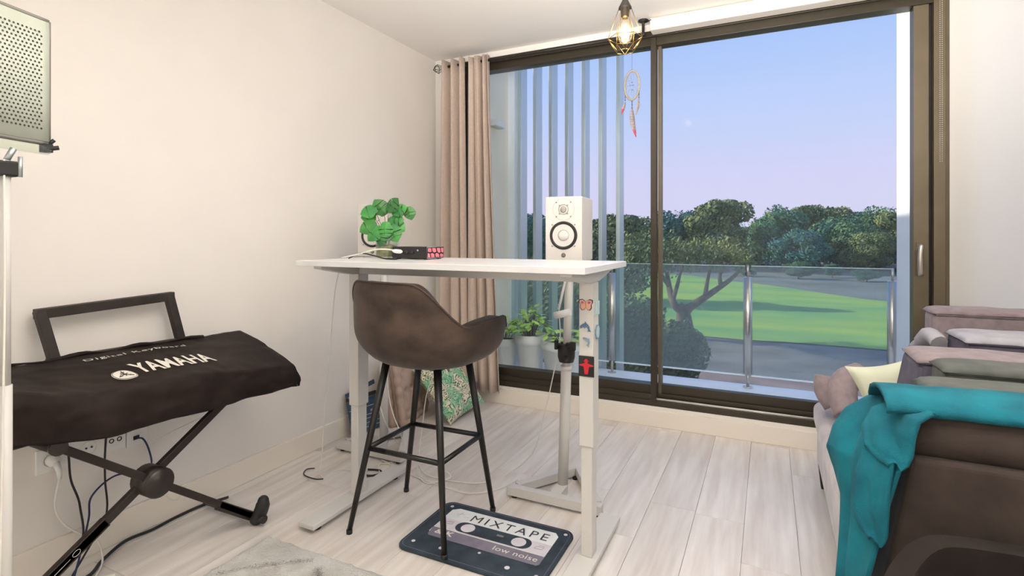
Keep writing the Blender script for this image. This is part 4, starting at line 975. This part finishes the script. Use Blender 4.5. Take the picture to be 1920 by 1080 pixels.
cells = [[(.03, .08), (.20, .05), (.16, .45), (.04, .52)], [(.24, .05), (.46, .06), (.42, .40), (.30, .50), (.20, .44)], [(.50, .06), (.74, .06), (.70, .36), (.58, .50), (.46, .40)], [(.78, .06), (.97, .07), (.96, .36), (.82, .42), (.74, .34)],
         [(.04, .58), (.18, .50), (.28, .56), (.24, .93), (.05, .93)], [(.32, .56), (.44, .46), (.56, .56), (.50, .93), (.28, .93)], [(.60, .56), (.70, .42), (.80, .48), (.76, .93), (.55, .93)], [(.84, .48), (.96, .42), (.97, .93), (.80, .93)]]
for c in cells:
    MB().prism([(ay0+(ay1-ay0)*(sum(p[0] for p in c)/len(c)+(a-sum(p[0] for p in c)/len(c))*.86), az0+(az1-az0)*(sum(p[1] for p in c)/len(c)+(b-sum(p[1] for p in c)/len(c))*.82)) for a, b in c], lambda y, z: (ax1+.003, y, z), (.0012, 0, 0)).build('pink_cell', M['pink'], ai)
for fx_ in (.15, .3, .45, .6):
    MB().lathe([(.0, .008), (.008, .008), (.009, 0)], (ax0+fx_*.18, ay0, DT+.030), 14, Matrix.Rotation(pi/2, 3, 'X')).build('knob', M['rubber'], ai)
MB().lathe([(0, .003), (.004, .003), (.004, 0)], (-1.395, ay0, DT+.040), 12, Matrix.Rotation(pi/2, 3, 'X')).build('jack', M['steel'], ai)
wc = thing('white_plug_cable', 'white cable with thick plug lying across the jar on the desk', 'cable', (-1.6, 1.92, DT))
c1 = [P(640, 484, Z=2.42), P(675, 476, Z=2.38), P(705, 468, Z=2.33), P(730, 468, Z=2.29), P(742, 471, Z=2.27)]
c1[0].z = DT+.004
MB().tube(smooth_path(c1, 6), .0035, 8).build('cord', M['whitecord'], wc)
MB().tube(smooth_path([P(736, 470, Z=2.28), P(743, 471, Z=2.27), P(754, 472, Z=2.26)], 3), [.004, .006, .008, .009, .009, .0085, .004], 12).build('plug_body', M['whiteplastic'], wc)
c2 = [P(654, 486, Z=2.42), P(676, 475, Z=2.38), P(700, 479, Z=2.34), P(722, 485, Z=2.33), P(745, 487, Z=2.32)]
for q in c2: q.z = max(q.z, DT+.003)
cable(c2, .003, 'darkcord', 'black cable lying on the desk in front of the glass jar')

# ------------------------------------------------------------------ pendant lamp
pc = P(1172, 47, Z=2.5)
pn = thing('pendant_lamp', 'pendant lamp with a geometric wire cage and glowing filament bulb', 'lamp', (pc.x, pc.y, CZ))
X, Y = pc.x, pc.y; ZT = P(1172, 8, Z=2.5).z
MB().tube([(X, Y, ZT+.03), (X, Y, CZ-.02)], .003, 8).build('cord', M['blackrod'], pn)
MB().lathe([(0, 0), (.05, 0), (.05, -.02), (.01, -.03), (0, -.03)], (X, Y, CZ), 24).build('ceiling_rose', M['blackrod'], pn)
MB().lathe([(.004, .045), (.010, .03), (.030, -.010), (.030, -.016), (.019, -.020), (.018, -.052), (0, -.052)], (X, Y, ZT-.005), 20).build('lamp_holder', M['blackrod'], pn)
MB().lathe([(.014, 0), (.014, -.012)], (X, Y, ZT-.055), 16).build('bulb_cap', M['brass'], pn)
cg = MB(); R1, Z1, R2, Z2 = .079, ZT-.158, .042, ZT-.222
n6 = 6
for i in range(n6):
    q = 2*pi*i/n6+.25; q1 = 2*pi*(i+1)/n6+.25; qm = (q+q1)/2
    a = Vector((X+.028*cos(q), Y+.028*sin(q), ZT-.018)); b = Vector((X+R1*cos(q), Y+R1*sin(q), Z1)); b1 = Vector((X+R1*cos(q1), Y+R1*sin(q1), Z1)); c = Vector((X+R2*cos(qm), Y+R2*sin(qm), Z2)); cp = Vector((X+R2*cos(qm-2*pi/n6), Y+R2*sin(qm-2*pi/n6), Z2))
    for s_, e_ in ((a, b), (b, b1), (b, c), (b1, c), (cp, c)): cg.tube([s_, e_], .0016, 6)
cg.build('wire_cage', M['brass'], pn)
bm = MB().lathe([(.013, 0), (.015, -.02), (.026, -.055), (.032, -.080), (.031, -.10), (.022, -.118), (0, -.124)], (X, Y, ZT-.062), 24)
M['bulb'] = glass_mat('bulb_glass', (1, .97, .90), 1.0, .03)
bm.build('bulb', M['bulb'], pn)
fl = MB()
for i in range(8):
    q = 2*pi*i/8; q2 = q+pi/8
    fl.tube([(X+.006*cos(q), Y+.006*sin(q), ZT-.095), (X+.011*cos(q2), Y+.011*sin(q2), ZT-.155)], .0011, 5)
fl.build('filament', M['filament'], pn)
pl_ = bpy.data.lights.new('bulb_light', 'POINT'); po = bpy.data.objects.new('bulb_light', pl_); COL.objects.link(po); pl_.energy = 2.2; pl_.color = (1, .72, .4); pl_.shadow_soft_size = .025; po.location = (X, Y, ZT-.13); po.parent = None

# ------------------------------------------------------------------ dreamcatcher
dc0 = P(1185, 160, y=3.43)
dc = thing('dreamcatcher', 'dreamcatcher with grey and red-tipped feathers hanging before the window', 'dreamcatcher', dc0)
qa = radians(YAW+63); dh = Vector((cos(qa), sin(qa), 0))
dh = (Rv*.40+Fv*.0+Vector((0, -.90, 0)))
dh = Vector((Rv.x*.40-.0, Rv.y*.40-.6, 0)).normalized()
def dp(a, b): return dc0+Rv*(a*.42)+Fv*(a*.62*-1)*.6+Uv*b
Rr = .093
MB().tube([dp(Rr*cos(2*pi*i/32), Rr*sin(2*pi*i/32)) for i in range(32)], .0072, 8, closed=True).build('hoop', M['hoop'], dc)
wbm = MB()
for i in range(9):
    a = 2*pi*i/9; b = 2*pi*(i+.5)/9; c = 2*pi*(i+1)/9
    wbm.tube([dp(Rr*cos(a), Rr*sin(a)), dp(.055*cos(b), .055*sin(b)), dp(Rr*cos(c), Rr*sin(c))], .0008, 4)
    wbm.tube([dp(.055*cos(b), .055*sin(b)), dp(.022*cos(c), .022*sin(c)), dp(.055*cos(b+2*pi/9), .055*sin(b+2*pi/9))], .0008, 4)
wbm.build('web', M['feather'], dc)
for a, b in ((0, .018), (-.022, 0), (.018, 0), (.002, -.03), (.0, .0)): MB().lathe([(0, -.004), (.004, 0), (0, .004)], dp(a, b), 8).build('bead', M['bead'], dc)
MB().tube([dp(0, Rr), (dc0.x, dc0.y, 2.46), (dc0.x, 3.489, 2.475)], .0009, 5).build('thread', M['bead'], dc)
def feather(root, dirx, L, w_, name, red=.35, bend=0):
    segs = 12
    def row(t): 
        ww = w_*sin(min(1, t*1.05+.04)*pi)**.7*(1-.3*t); c = root+Rv*(dirx*t*L+bend*sin(t*pi)*L)+Uv*(-t*L)
        return c, ww
    mb = MB(); mr_ = MB()
    for i in range(segs):
        t0, t1 = i/segs, (i+1)/segs; c0_, w0 = row(t0); c1_, w1 = row(t1); q = Rv*.9+Fv*.25
        tgt = mr_ if t0 >= 1-red else mb
        tgt.add([c0_-q*w0, c0_+q*w0, c1_+q*w1, c1_-q*w1], [(0, 1, 2, 3)], True)
    a = mb.build(name, M['feather'], dc, solid=.0008); mr_.build('feather_tip', M['featherred'], a, solid=.0008)
for off, ln in ((-.085, .055), (0.0, .055), (.085, .05)):
    ang = -pi/2+off*6; rp = dp(Rr*cos(ang)*1.0, Rr*sin(ang))
    if off: rp = dp(off*1.04, -.035)
    for k in range(5): MB().lathe([(0, -.0045), (.0045 if k % 2 else .006, 0), (0, .0045)], rp+Vector((0, 0, -.012-k*.010)), 8).build('bead', M['bead'], dc)
    MB().tube([rp, rp+Vector((0, 0, -.062))], .0008, 4).build('thread', M['bead'], dc)
feather(dp(-.088, -.10), -.30, .088, .014, 'feather', .5)
feather(dp(0, -.15), .16, .205, .022, 'feather', .35, -.05)
feather(dp(.085, -.09), -.18, .12, .013, 'feather', .1, .03)
feather(dp(.0, -.155), -.15, .06, .007, 'feather', .05)

# ------------------------------------------------------------------ clapperboard, floor cushions
cb = thing('clapperboard', 'black film clapperboard tinted with a painted blue reflection, with white writing leaning on the left wall', 'clapperboard', (-2.28, 2.6, 0))
def cbp(a, b, d=0):   # a along the board (0..1), b height in metres, d out of the face
    bot = Vector((-2.27, 2.485, .004))+Vector((.035, .225, 0))*a
    up_ = Vector((-.21, 0, 1)).normalized()
    al = Vector((.035, .225, 0)).normalized(); nr = al.cross(up_)
    if nr.x < 0: nr = -nr
    return bot+up_*b+nr*d
MB().add([cbp(0, 0), cbp(1, 0), cbp(1, .205), cbp(0, .205), cbp(0, 0, .005), cbp(1, 0, .005), cbp(1, .205, .005), cbp(0, .205, .005)], [(0, 3, 2, 1), (4, 5, 6, 7), (0, 1, 5, 4), (1, 2, 6, 5), (2, 3, 7, 6), (3, 0, 4, 7)]).build('slate', M['slate'], cb)
MB().add([cbp(*q) for q in ((0, .207, -.002), (1, .207, -.002), (1, .232, -.002), (0, .232, -.002), (0, .207, .008), (1, .207, .008), (1, .232, .008), (0, .232, .008))], [(0, 3, 2, 1), (4, 5, 6, 7), (0, 1, 5, 4), (1, 2, 6, 5), (2, 3, 7, 6), (3, 0, 4, 7)]).build('lower_stick', M['woodblack'], cb)
MB().add([cbp(*q) for q in ((0, .234, -.002), (1, .275, -.002), (1, .302, -.002), (0, .258, -.002), (0, .234, .008), (1, .275, .008), (1, .302, .008), (0, .258, .008))], [(0, 3, 2, 1), (4, 5, 6, 7), (0, 1, 5, 4), (1, 2, 6, 5), (2, 3, 7, 6), (3, 0, 4, 7)]).build('upper_stick', M['slate'], cb)
MB().lathe([(0, 0), (.005, 0), (.005, .004), (0, .004)], cbp(.06, .232, .006), 10, RY).build('hinge', M['bracket'], cb)
for b in (.150, .100, .078, .052, .028):
    MB().add([cbp(.03, b, .0052), cbp(.97, b, .0052), cbp(.97, b+.0022, .0052), cbp(.03, b+.0022, .0052)], [(0, 1, 2, 3)]).build('ruled_line', M['print'], cb)
def cbt(s, a, b, sz): text_mesh(s, sz, lambda x, y: cbp(a+x/.2277, b+y, .0056), 'lettering', M['print'], cb, align='LEFT')
cbt('SCENE', .10, .181, .024); cbt('TAKE  ROLL', .12, .160, .020); cbt('PROD.', .08, .118, .017); cbt('DATE', .08, .088, .014); cbt('DIRECTOR', .10, .063, .014); cbt('CAMERA', .10, .038, .013); cbt('SOUND', .10, .013, .012); cbt('FILM', .72, .118, .022)

def pillow(w_, h_, th, n=22, pinch=.12, seed=0, tuft=None):
    """closed cushion in its own axes: x width, z height, y thickness"""
    def side(s):
        def f(u, v):
            a, b = u*2-1, v*2-1
            e = (1-abs(a)**3.2)*(1-abs(b)**3.2); e = max(0, e)**.55
            kx = 1-pinch*(1-b*b)*abs(a)**3*.6; kz = 1-pinch*(1-a*a)*abs(b)**3*.6
            t = th/2*e*(1+.10*noise.noise(Vector((a*2+seed, b*2, s))))
            if tuft:
                for tx_ in tuft:
                    for tz_ in tuft:
                        d2 = ((a-tx_)**2+(b-tz_)**2); t -= th*.24*exp(-d2/.012)
            return Vector((a*w_/2*kx, s*t, b*h_/2*kz))
        return f
    return side
def place_pillow(name, label, M4, w_, h_, th, m, pinch=.12, seed=0, tuft=None, n=24, cat='cushion', part='fill'):
    mb = MB()
    for s in (-1, 1):
        f = pillow(w_, h_, th, pinch=pinch, seed=seed, tuft=tuft)(s)
        n0 = len(mb.f); mb.grid(n, n, lambda u, v: M4 @ f(u, v))
        if s > 0:
            for i in range(n0, len(mb.f)): mb.f[i] = mb.f[i][::-1]
    o = mb.build(name, M[m]); tag(o, label, cat); return o
def frame4(c, x, z):
    x = Vector(x).normalized(); z = Vector(z); z = (z-x*z.dot(x)).normalized(); y = z.cross(x)
    m = Matrix((x, y, z)).transposed().to_4x4(); m.translation = Vector(c); return m
# tufted floor cushion: thick edge with stitched rolls
tc_ = thing('floor_cushion', 'mauve tufted floor cushion standing on edge beside the curtain', 'cushion', (-2.13, 2.95, 0))
def tf(u, v):
    a, b = u*2-1, v*2-1
    prof = max(0, (1-abs(a)**8)*(1-abs(b)**8))**.4
    d = .060*prof
    for q in (-.66, -.22, .22, .66):
        for r in (-.66, 0, .66): d -= .024*exp(-((a-q)**2+(b-r)**2)/.012)
    return a, b, d
mb = MB(); fr = frame4((-2.20, 2.93, .205), (-.22, .97, 0), (-.14, 0, 1))
for s in (-1, 1):
    mb.grid(40, 40, lambda u, v: (lambda t: fr @ Vector((t[0]*.185, -s*t[2], t[1]*.195)))(tf(u, v)))
mb.build('pad', M['tuft'], tc_)
rl = MB()
for s_ in (-1, 1):
    loop = [fr @ Vector((x, s_*.036, z)) for x, z in rrect(-.188, -.198, .188, .198, .03, 5)]
    loop2 = []
    for i in range(len(loop)):
        a, b = loop[i], loop[(i+1) % len(loop)]; m_ = max(1, int((b-a).length/.012))
        loop2 += [a.lerp(b, k/m_) for k in range(m_)]
    rl.tube(loop2, [.019+.008*abs(sin(i*.55)) for i in range(len(loop2))], 8, closed=True)
rl.build('edge_roll', M['tuft'], tc_)
# leaf-print pillow
def print_mat():
    m = bpy.data.materials.new('leaf_print_fabric'); m.use_nodes = True; t = m.node_tree; b = t.nodes['Principled BSDF']; b.inputs['Roughness'].default_value = .9
    tx = t.nodes.new('ShaderNodeTexCoord'); n = t.nodes.new('ShaderNodeTexNoise'); n.inputs['Scale'].default_value = 5; t.links.new(tx.outputs['Object'], n.inputs['Vector'])
    mxv = t.nodes.new('ShaderNodeMix'); mxv.data_type = 'VECTOR'; mxv.inputs['Factor'].default_value = .35; t.links.new(tx.outputs['Object'], mxv.inputs[4]); t.links.new(n.outputs['Color'], mxv.inputs[5])
    wv = t.nodes.new('ShaderNodeTexWave'); wv.inputs['Scale'].default_value = 26; wv.inputs['Distortion'].default_value = 9; wv.inputs['Detail'].default_value = 2; wv.inputs['Detail Scale'].default_value = 2.2; t.links.new(mxv.outputs[1], wv.inputs['Vector'])
    r = t.nodes.new('ShaderNodeValToRGB'); r.color_ramp.interpolation = 'LINEAR'; e = r.color_ramp.elements
    e[0].position = .18; e[0].color = (.06, .12, .07, 1); e[1].position = .42; e[1].color = (.74, .68, .52, 1)
    t.links.new(wv.outputs['Fac'], r.inputs[0])
    n2 = t.nodes.new('ShaderNodeTexNoise'); n2.inputs['Scale'].default_value = 13; t.links.new(tx.outputs['Object'], n2.inputs['Vector'])
    r2 = t.nodes.new('ShaderNodeValToRGB'); r2.color_ramp.elements[0].position = .48; r2.color_ramp.elements[1].position = .53; t.links.new(n2.outputs['Fac'], r2.inputs[0])
    r3 = t.nodes.new('ShaderNodeValToRGB'); r3.color_ramp.elements[0].color = (.05, .26, .16, 1); r3.color_ramp.elements[1].color = (.42, .62, .38, 1); t.links.new(wv.outputs['Fac'], r3.inputs[0])
    mx = t.nodes.new('ShaderNodeMix'); mx.data_type = 'RGBA'; t.links.new(r2.outputs[0], mx.inputs[0]); t.links.new(r.outputs[0], mx.inputs[6]); t.links.new(r3.outputs[0], mx.inputs[7])
    t.links.new(mx.outputs[2], b.inputs['Base Color']); return m
M['leafprint'] = print_mat()
lp = frame4((-1.965, 3.10, .195), (.09, .99, .10), (-.66, .06, .75))
place_pillow('throw_pillow', 'green and cream leaf-print pillow leaning below the curtain', lp, .40, .44, .13, 'leafprint', tuft=(0,))

# ------------------------------------------------------------------ sofa and its pile
sf = thing('chaise_sofa', 'brown-grey velvet chaise sofa with padded end panel in the right foreground', 'sofa', (.65, 2.3, 0))
SX1 = 1.10
def xslab(x0, x1, y0, y1, z0, z1, name, m, par, bev=.02, lean=0):
    return MB().hexa([(x0-lean, y0, z0), (x1, y0, z0), (x1, y1, z0), (x0-lean, y1, z0), (x0, y0, z1), (x1, y0, z1), (x1, y1, z1), (x0, y1, z1)]).build(name, M[m], par, bevel=bev, seg=4)
xslab(.300, SX1, 1.52, 1.70, .30, .70, 'end_panel', 'sofa', sf, .015, .070)
xslab(.235, SX1, 1.54, 1.70, .10, .32, 'end_panel', 'sofa', sf, .012, .03)
# roll and top cap of the end
MB().tube([(x, 1.585, .745) for x in (.285, .288, .30, .5, .8, SX1)], [.02, .045, .060, .062, .062, .062], 20).build('lower_roll', M['sofa'], sf)
xslab(.272, SX1, 1.535, 1.71, .755, .806, 'top_roll', 'sofa', sf, .024)
xslab(.215, SX1, 1.70, 3.04, .10, .28, 'base', 'sofapale', sf, .025)
xslab(.20, SX1, 1.70, 3.06, .285, .40, 'seat_cushion', 'sofapale', sf, .035)
for x, y in ((.25, 2.98), (.25, 1.60), (1.0, 2.98), (1.0, 1.60)):
    MB().hexa([(x-.022, y-.022, 0), (x+.022, y-.022, 0), (x+.022, y+.022, 0), (x-.022, y+.022, 0), (x-.032, y-.032, .10), (x+.032, y-.032, .10), (x+.032, y+.032, .10), (x-.032, y+.032, .10)]).build('foot', M['woodblack'], sf, bevel=.003)

def slab(name, label, x0, y0, y1, z0, z1, top, side, xlean=.06, ylean=.0, bev=.022, cat='cushion', x1=SX1-.01):
    t = thing(name, label, cat, ((x0+x1)/2, (y0+y1)/2, z0))
    o = MB().hexa([(x0-xlean, y0+ylean, z0), (x1, y0+ylean, z0), (x1, y1+ylean, z0), (x0-xlean, y1+ylean, z0), (x0, y0, z1), (x1, y0, z1), (x1, y1, z1), (x0, y1, z1)]).build('cushion_body', M[side], t, bevel=bev, seg=4)
    nx = 14
    def f(u, v):
        x = x0-.003+(x1-x0+.006)*u; y = y0-.006+(y1-y0+.012)*v
        e = max(0, (1-abs(2*v-1)**6)*(1-abs(2*u-1)**10))
        return (x, y, z1-.012+.022*e**.5+.004*noise.noise(Vector((x*9, y*9, z1))))
    MB().grid(40, 14, f).build('top_panel', M[top], t, solid=.006)
    MB().tube([(x0+.01+(x1-x0-.01)*i/12, y0-.002, z1-.016) for i in range(13)], .003, 6).build('piping', M[side], t)
    return t
slab('seat_cushion', 'dark teal-sided cushion with grey top, nearest of the row behind the blanket', .375, 1.76, 1.88, .42, .812, 'cushgreen', 'cushdark', .03)
slab('seat_cushion', 'grey-green cushion, second in the row behind the blanket', .452, 1.915, 2.05, .42, .838, 'cushgreen', 'cushgreen', .02)
slab('seat_cushion', 'big mauve cushion with slanted lilac side leaning in the middle of the pile', .430, 2.10, 2.31, .42, .825, 'cushpink', 'cushlilac', .075, bev=.03)
slab('seat_cushion', 'pale grey cushion with purple side lying behind the big mauve one', .640, 2.44, 2.68, .42, .845, 'cushwhite', 'cushlilac', .01, bev=.03)
slab('back_cushion', 'tall mauve cushion at the very back of the pile before the blind', .640, 2.86, 3.02, .42, .895, 'cushpink', 'cushpink', .012, bev=.03)
place_pillow('throw_pillow', 'cream pillow with a pointed corner tucked beside the mauve cushion', frame4((.445, 2.42, .60), (.93, .1, .28), (-.28, .25, .92)), .27, .32, .12, 'cream', pinch=.25, seed=3)
rb = thing('rolled_blanket', 'rolled mauve-grey blanket on the window end of the sofa seat', 'blanket', (.33, 2.75, .41))
MB().tube(smooth_path([(.30, 2.62, .47), (.285, 2.66, .53), (.30, 2.70, .59), (.36, 2.74, .615)], 4), [.055]*13, 14).tube(smooth_path([(.27, 2.78, .46), (.235, 2.80, .52), (.24, 2.82, .57)], 4), [.050]*9, 14).build('roll', M['cushpink'], rb)
MB().tube(smooth_path([(.60, 2.60, .80), (.585, 2.66, .82), (.58, 2.74, .78), (.565, 2.80, .74)], 4), [.030]*5+[.034]*4+[.026]*4, 10).build('blanket_edge', M['cushwhite'], rb)

# teal blanket
tb = thing('throw_blanket', 'teal fleece blanket draped over the end of the sofa, hanging down its left side', 'blanket', (.3, 1.62, .83))
# long flap lying along the padded top, its edge just over the near side
def topf(u, v):
    x = 1.09-.84*u; 
    prof = [(1.524, .800), (1.516, .808), (1.535, .820), (1.60, .830), (1.68, .824), (1.74, .808), (1.77, .780)]
    t = v*6; i = min(int(t), 5); f = t-i; y = prof[i][0]*(1-f)+prof[i+1][0]*f; z = prof[i][1]*(1-f)+prof[i+1][1]*f
    z += .006*sin(u*7+v*3)*(v > .2)+.004*noise.noise(Vector((u*12, v*6, 0)))+.012*exp(-((u-.55)/.2)**2)*sin(v*pi)
    return Vector((x, y-.003*sin(u*14)*(v < .3), z))
rowsA = [(.800, (.38, 1.535), .790, (.40, 1.74)), (.812, (.33, 1.508), .790, (.33, 1.79)), (.798, (.302, 1.495), .757, (.262, 1.83)), (.755, (.290, 1.492), .715, (.212, 1.84)), (.71, (.283, 1.492), .665, (.178, 1.82)), (.66, (.268, 1.492), .612, (.158, 1.79)),
         (.58, (.248, 1.495), .565, (.176, 1.78)), (.50, (.230, 1.495), .50, (.190, 1.76)), (.40, (.208, 1.495), .40, (.182, 1.70)), (.30, (.196, 1.495), .30, (.172, 1.66)), (.18, (.190, 1.495), .18, (.160, 1.62))]
def rows(rw, u, v, amp, fr, ph, sk):
    n_ = len(rw)-1; t = u*n_; i = min(int(t), n_-1); f = t-i; f = f*f*(3-2*f)*.4+f*.6
    a = Vector((*rw[i][1], rw[i][0])).lerp(Vector((*rw[i+1][1], rw[i+1][0])), f); b = Vector((*rw[i][3], rw[i][2])).lerp(Vector((*rw[i+1][3], rw[i+1][2])), f)
    p = a.lerp(b, v); d = (b-a); d.z = 0; d.normalize(); n_ = Vector((-abs(d.y), -abs(d.x)*.4, 0))
    k = min(1, u*3)
    w_ = noise.noise(Vector((v*3.1+ph, u*2.2+sk, ph)))*2.2
    off = amp*k*(.7+.6*sin(v*fr+u*sk+ph+w_)+.35*noise.noise(Vector((v*6, u*5, sk))))
    off *= min(1, v*4+.1)*min(1, (1-v)*6+.25)
    p = p+n_*off
    return Vector((p.x, p.y, p.z-.008*sin(v*fr+ph)*k))
tbm = MB().grid(70, 14, topf).build('fleece', M['teal'], tb, solid=.010)
MB().grid(80, 50, lambda u, v: rows(rowsA, u, v, .016, 13, .6, 5)).build('side_drape', M['teal'], tb, solid=.010)
rowsB = [(.812, (.335, 1.500), .800, (.31, 1.66)), (.80, (.306, 1.478), .775, (.245, 1.64)), (.76, (.297, 1.474), .74, (.218, 1.60)), (.725, (.292, 1.474), .712, (.214, 1.56)), (.70, (.285, 1.476), .695, (.232, 1.52)), (.684, (.272, 1.480), .684, (.256, 1.495))]
MB().grid(44, 26, lambda u, v: rows(rowsB, u, v, .012, 7, 1.8, 2)).build('upper_fold', M['teal'], tb, solid=.010)
rowsC = [(.70, (.262, 1.486), .69, (.212, 1.56)), (.64, (.252, 1.482), .63, (.196, 1.55)), (.57, (.250, 1.480), .56, (.190, 1.54)), (.52, (.247, 1.480), .52, (.200, 1.52)), (.50, (.240, 1.484), .50, (.218, 1.50))]
MB().grid(30, 20, lambda u, v: rows(rowsC, u, v, .010, 6, .3, 3)).build('lower_fold', M['teal'], tb, solid=.010)

# velvet tub chair in the right foreground (only its back's top edge is in view)
tbc = thing('tub_chair', 'dark velvet tub chair whose rounded back rises at the bottom right corner', 'chair', (.45, 1.15, 0))
o2, top2, _ = tub_shell(.45, 1.16, .34, .592, .50, .26, .24, parent=tbc, face=-pi*.5+.05, mt='tubdark')
MB().add([(.45+x*k, 1.15+y*k, z) for (k, z) in ((.8, .335), (.95, .35), (.95, .40), (.85, .42)) for x, y in pl], [(i*32+j, i*32+(j+1) % 32, (i+1)*32+(j+1) % 32, (i+1)*32+j) for i in range(3) for j in range(32)]+[list(range(32))[::-1], [96+i for i in range(32)]], True).build('seat', M['tubdark'], tbc)
for dx, dy in ((-.14, -.12), (.14, -.12), (.14, .14), (-.14, .14)):
    tapered_leg((.45+dx*1.2, 1.14+dy*1.2, 0), (.45+dx, 1.14+dy, .345), .010, .015).build('leg', M['black'], tbc)
